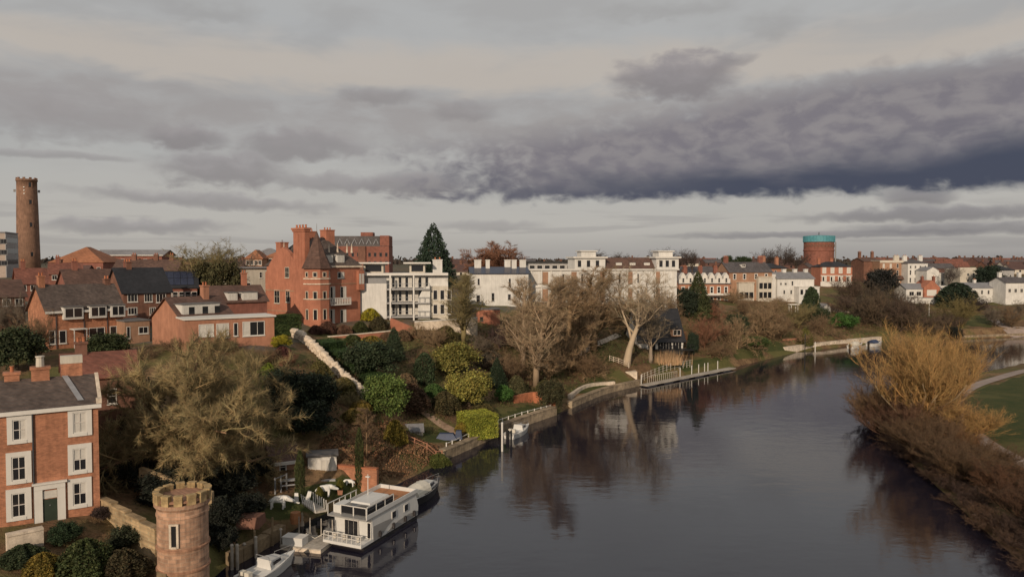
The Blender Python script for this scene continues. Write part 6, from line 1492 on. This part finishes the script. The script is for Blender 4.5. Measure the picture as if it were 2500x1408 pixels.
# grey sweep on the river side
sw = [(1.32, .42), (2.6, .42), (3.6, 1.0), (5.0, 1.45), (3.0, 1.62), (1.32, 1.72)]
MB().prism([(x, y0 - .003, z_) for x, z_ in sw], (0, -.02, 0)).build('side_panel', 'hull_grey', hb)
sw = [(3.4, .42), (L - .05, .42), (L + .03, .75), (7.2, .98), (5.4, .92), (4.2, .70)]
MB().prism([(x, y0 - .003, z_) for x, z_ in sw], (0, -.02, 0)).build('side_panel', 'hull_grey', hb)
for x in (4.6, 6.7):
    wo = box('window', 'white_paint', (x - .34, y0 - .06, 1.40, x + .34, y0 - .004, 2.08), hb); box('pane', 'glass', (x - .29, y0 - .075, 1.45, x + .29, y0 - .064, 2.03), wo)
for k, (a, b, m_) in enumerate([(-.55, -.15, 'glass'), (-.10, .40, 'glass'), (.45, .80, 'glass'), (-1.9, -1.6, 'glass')]):
    wo = box('glazed_door', 'white_paint', (1.12 - .06, a - .06, .66, 1.20, b + .06, 2.12), hb); box('pane', m_, (1.04, a, .72, 1.055, b, 2.05), wo)
q = MB()
for yy in np.linspace(y0 + .05, y1 - .05, 9): q.box(-.46, yy - .025, .623, -.41, yy + .025, 1.35)
for z_ in (1.0, 1.353): q.box(-.46, y0 + .05, z_, -.41, y1 - .05, z_ + .05)
q.build('stern_rail', 'white_paint', hb)
for yy in (-1.2, .2, 1.3): MB().lathe([(.22, .63), (.26, .8), (.2, 1.0)], 8, (.3, yy)).build('planter', 'cream_render', hb)
box('upper_deck', 'hull_grey', (.25, y0 - .08, 2.46, L - .3, y1 + .08, 2.60), hb)
b = MB(); b.box(.25, y0 - .1, 2.603, L - .3, y0 - .02, 2.98); b.box(2.0, y1 + .02, 2.603, L - .3, y1 + .1, 2.98); b.box(L - .38, y0 - .01, 2.603, L - .3, y1 + .01, 2.98)
b.build('bulwark', 'hull_white', hb)
box('timber_deck', 'wood_orange', (5.2, y0 + .06, 2.603, L - .45, y1 - .06, 2.64), hb)
b = MB()
for yy in (-1.7, -.35, 1.0): b.box(.72, yy - .05, 2.603, .80, yy + .05, 3.45)
b.box(.72, -1.65, 3.40, .80, .95, 3.47)
for x in (.76, 2.2, 3.6, 5.0): b.box(x - .04, -1.78, 2.603, x + .04, -1.70, 3.45)
b.box(.8, -1.78, 3.453, 5.0, -1.70, 3.53); b.build('windscreen_frame', 'white_paint', hb)
for a_, b_ in ((-1.64, -.42), (-.28, .94)): box('pane', 'glass', (.75, a_, 2.75, .765, b_, 3.38), hb)
for k in range(3): box('pane', 'glass', (.82 + k * 1.42, -1.75, 2.85, 2.12 + k * 1.42, -1.735, 3.38), hb)
MB().frus((3.3, -.35), 1.55, 1.05, 3.36, 3.50, .93).build('hard_top', 'hull_white', hb)
box('roof_locker', 'hull_grey', (1.1, -1.4, 2.603, 2.5, .5, 2.9), hb)
box('side_cabin', 'hull_white', (.9, 1.0, 2.603, 2.4, 1.9, 3.3), hb)
MB().tube([(3.9, .3, 3.3), (3.9, .3, 5.4)], .05, .03).box(3.8, .1, 5.1, 4.0, .5, 5.2).build('mast', 'white_paint', hb)
b = MB()
for x in np.linspace(.3, 4.5, 6): b.box(x - .03, y1 + .02, 2.603, x + .03, y1 + .08, 3.5)
b.box(.3, y1 + .02, 3.503, 4.6, y1 + .08, 3.56); b.build('side_rail', 'white_paint', hb)
for x in (2.2, 4.4, 6.4, 8.0): MB().lathe([(.05, .5), (.14, .58), (.14, 1.0), (.05, 1.08)], 8, (x, y0 - .16)).build('fender', 'hull_dark', hb)
MB().tube([(L - .1, 1.6, 1.9), (L + 1.2, 2.6, 1.2), (L + 2.4, 3.4, 1.1)], .03).build('mooring_line', 'canvas', hb)
MB().tube([(0, 1.8, 1.2), (-.6, 2.8, .6), (-.8, 3.6, 1.0)], .03).build('mooring_line', 'canvas', hb)
# gangway and pontoon
A_, B_ = Vector((-19.6, 69.6, 1.9)), Vector((-17.2, 65.6, 2.35))
gw = empty('gangway', A_, math.atan2(B_.y - A_.y, B_.x - A_.x), 'white footbridge with slanting rail posts from the garden to the houseboat', 'gangway'); Lg = (B_ - A_).xy.length
MB().prism([(0, -.5, 0), (Lg, -.5, .45), (Lg, .5, .45), (0, .5, 0)], (0, 0, .16)).build('walkway', 'wood_grey', gw)
for k in range(7):
    for s_ in (-.5, .5):
        x = .2 + k * (Lg - .5) / 6; MB().tube([(x + .3, s_, .05 + x * .1), (x - .1, s_ * 1.15, .95 + x * .1)], .04, n=4).build('rail_post', 'white_paint', gw)
pt = empty('pontoon', (-17.6, 63.6, 0), R(-14), 'low floating pontoon with a white locker beside the houseboat stern', 'pontoon')
box('float', 'pale_stone', (-2.2, -1.2, -.2, 1.6, 1.6, .28), pt); box('deck', 'wood_grey', (-2.25, -1.25, .284, 1.65, 1.65, .40), pt)
lk = box('locker', 'hull_white', (-2.1, -1.1, .404, -.2, -.1, 1.05), pt); box('locker_lid', 'white_paint', (-2.15, -1.15, 1.053, -.15, -.05, 1.12), lk)
for k in range(4): MB().tube([(-2.0 + k * 1.1, 1.5, .4), (-2.0 + k * 1.1, 1.5, 2.0)], .05).build('post', 'wood_grey', pt)
# timber quay and mooring posts
tq = empty('timber_quay', (-23.0, 59.5, 0), math.atan2(6.5, 2.2), 'old mossy timber quay edge beside the white cabin boat', 'quay')
for k in range(6): box('beam', 'wood_old', (k * 1.15, -.35 + rng.uniform(-.06, .06), -.5, k * 1.15 + 1.12, .55, 1.1 + rng.uniform(-.08, .08)), tq)
for k in range(3): MB().tube([(k * 2.4, -.45, -1), (k * 2.4, -.45, 1.9 + .3 * k)], .1).build('pile', 'wood_old', tq)
for px_, pb, ht, lb in [(567, 1400, 60, 'grey mooring post nearest the tower'), (580, 1400, 60, 'second grey mooring post from the tower'), (597, 1372, 35, 'thin mooring post between the quay and the cabin boat'), (625, 1370, 50, 'tall mooring post beside the cabin boat bow'),
                        (686, 1345, 45, 'slim pole in the water off the timber quay'), (1331, 1085, 80, None), (1226, 1105, 70, 'white mooring pole beside the small white motor boat'), (1248, 1088, 32, 'stubby dark mooring post by the small motor boat'), (1965, 862, 46, 'tall dark pile at the far wharf'), (1990, 860, 24, 'pale pile at the far wharf')]:
    if not lb: continue
    p = at(px_, pb, 25 / max(1, (pb - 636)) * FOC); o = MB().tube([(0, 0, -1.2), (0, 0, ht * p.y / FOC)], .07 if 'slim' in lb or 'thin' in lb else .13, n=8).lathe([(.16, ht * p.y / FOC), (.1, ht * p.y / FOC + .12)], 8).build('mooring_post', 'black_paint' if 'dark' in lb else ('white_paint' if 'white' in lb or 'pale' in lb else 'wood_grey')); o.location = (p.x, p.y, 0); tag(o, lb, 'post')
b = MB().box(-.45, -.35, 0, .45, .35, .9).box(-.5, -.4, .903, .5, .4, 1.0); o = b.build('timber_crate', 'sandstone_plain'); p = at(563, 1320, 62); o.location = (p.x, p.y, gz(p.x, p.y)); tag(o, 'tan square box on the dark quay right of the tower', 'crate')
b = MB().lathe([(.45, 0), (.52, .5), (.45, 1.0), (.4, 1.02)], 12); o = b.build('barrel', 'wood_orange'); p = at(722, 1290, 67); o.location = (p.x, p.y, .9); tag(o, 'brown barrel under the footbridge', 'barrel')
b = MB().prism([(0, -1.0, 0), (0, 1.0, 0), (0, .7, .9), (0, -.7, .9)], (2.2, 0, 0)); o = b.build('upturned_boat', 'brick_brown'); p = at(580, 1295, 64); o.location = (p.x, p.y, gz(p.x, p.y)); tag(o, 'reddish upturned dinghy behind the tan box', 'dinghy')
p = ground(1090, 1072); b = MB().frus((0, 0), 1.5, .7, 0, .8, .6).frus((1.6, .3), .5, .5, 0, 1.1, .7); o = b.build('tarpaulin_cover', 'tarp_blue'); o.location = p; tag(o, 'dark blue tarpaulin-covered heap by the white fence', 'tarpaulin')

# white animal sculptures on the lawn
def animal(name, p, L, ang, label, snout=.28, low=False):
    me = bpy.data.meshes.new(name); s_ = L
    V = [(0, 0, .56), (-.32, 0, .56), (.30, 0, .60), (.48, 0, .60), (.62, 0, .50), (.62 + snout, 0, .40),
         (.28, .12, .40), (.29, .13, .18), (.30, .13, .02), (.28, -.12, .40), (.27, -.13, .18), (.24, -.13, .02),
         (-.34, .12, .40), (-.36, .13, .2), (-.34, .13, .02), (-.34, -.12, .40), (-.34, -.13, .2), (-.40, -.13, .02), (-.46, 0, .46), (-.52, 0, .34), (.53, .10, .66), (.53, -.10, .66)]
    E = [(0, 1), (0, 2), (2, 3), (3, 4), (4, 5), (2, 6), (6, 7), (7, 8), (2, 9), (9, 10), (10, 11), (1, 12), (12, 13), (13, 14), (1, 15), (15, 16), (16, 17), (1, 18), (18, 19), (3, 20), (3, 21)]
    Rr = [.19, .18, .18, .14, .12, .06, .09, .06, .06, .09, .06, .06, .09, .065, .06, .09, .065, .06, .08, .025, .03, .03]
    me.from_pydata([(x * s_, y * s_, z_ * s_) for x, y, z_ in V], E, []); me.materials.append(MATS['statue_white'])
    o = link(name, me); m1 = o.modifiers.new('skin', 'SKIN'); m2 = o.modifiers.new('sub', 'SUBSURF'); m2.levels = m2.render_levels = 2
    for i, r in enumerate(Rr): me.skin_vertices[0].data[i].radius = (r * s_, r * s_); me.skin_vertices[0].data[i].use_root = (i == 0)
    o.location = p; o.rotation_euler = (0, 0, R(ang)); return tag(o, label, 'sculpture')
animal('animal_sculpture', ground(680, 1247), 1.75, 8, 'white bear-like animal sculpture nearest the footbridge')
animal('animal_sculpture', ground(791, 1213), 1.65, 20, 'white animal sculpture in front of the summer house steps')
animal('animal_sculpture', ground(854, 1188), 1.05, 175, 'small white animal sculpture by the brick garden wall', .2)
for px_, pb, lb in [(780, 1233, 'cream square planter with a yellow shrub near the footbridge'), (830, 1210, 'terracotta-pink planter on the lawn edge'), (887, 1188, 'white planter at the end of the brick wall')]:
    p = ground(px_, pb); t = empty('planter', p, .3, lb, 'planter')
    MB().frus((0, 0), .22, .22, 0, .55, 1.3).build('pot', 'cream_render' if 'pink' not in lb else 'brick_pink', t)
    c_ = link('plant', LEAF['mound'][0], t); c_.location = (0, 0, .55); c_.scale = (.7, .7, .9); c_.color = (.12, .11, .02, 1)
for px_, pb, lb, ang in [(724, 1226, 'white standing slab sculpture left of the narrow cypress', 0), (751, 1222, 'white leaning slab sculpture right of the narrow cypress', 14)]:
    p = ground(px_, pb); o = MB().frus((0, 0), .22, .12, 0, .9, .8).box(-.3, -.2, -.1, .3, .2, -.003).build('slab_sculpture', 'statue_white'); o.location = p; o.rotation_euler = (0, R(ang), .2); tag(o, lb, 'sculpture')
p = ground(738, 1283); o = MB().lathe([(.2, 0), (.16, .25), (.09, .5), (.13, .8), (.08, 1.0), (.1, 1.12), (.04, 1.25)], 10).build('garden_statue', 'pale_stone'); o.location = p; tag(o, 'small pale statue at the garden end of the footbridge', 'statue')
p = ground(705, 1190); t = empty('garden_table', p, .4, 'grey garden table with benches beside the cypress', 'table'); box('table_top', 'grey_render', (-.9, -.4, .7, .9, .4, .76), t)
for a in (-.75, .7):
    for b_ in (-.3, .25): box('leg', 'grey_metal', (a, b_, 0, a + .06, b_ + .06, .697), t)
for s_ in (-.8, .8): box('bench', 'grey_render', (-.9, s_ - .15, .42, .9, s_ + .15, .47), t)
rail_fence('terrace_fence', [ground(672, 1205)[:2], ground(700, 1198)[:2]], 'grey_metal', 'grey post fence on the terrace below the tan cottage', 1.6, (1.5,), .8)
t = empty('utility_pole', at(686, 1080, 84), 0, 'pale wooden pole right of the big bare tree', 'pole'); t.location.z = gz(t.location.x, t.location.y)
MB().tube([(0, 0, 0), (0, 0, at(686, 1045, 84).z - t.location.z)], .13, .10).build('shaft', 'wood_grey', t); box('cross_arm', 'wood_grey', (-.5, -.06, at(686, 1052, 84).z - t.location.z, .5, .06, at(686, 1052, 84).z - t.location.z + .1), t)

# ---------------------------------------------------------------- bushes that look alike are told apart by their place in the row
ORD = 'first second third fourth fifth sixth seventh eighth ninth tenth eleventh twelfth thirteenth fourteenth fifteenth sixteenth seventeenth eighteenth nineteenth twentieth twenty-first'.split()
rows = {}
for o in col.objects:
    if o.get('group') and o.get('category') in ('shrub', 'hedge'): rows.setdefault(o['group'], []).append(o)
for gname, os_ in rows.items():
    if len(os_) > len(ORD): continue
    os_.sort(key=lambda o: o.location.y if 'right bank' in gname and 'scrub' in gname else o.location.x / o.location.y)
    for k, o in enumerate(os_):
        o['label'] = o['label'] + ', ' + ORD[k] + (' from the near end' if 'right bank' in gname and 'scrub' in gname else ' from the left')
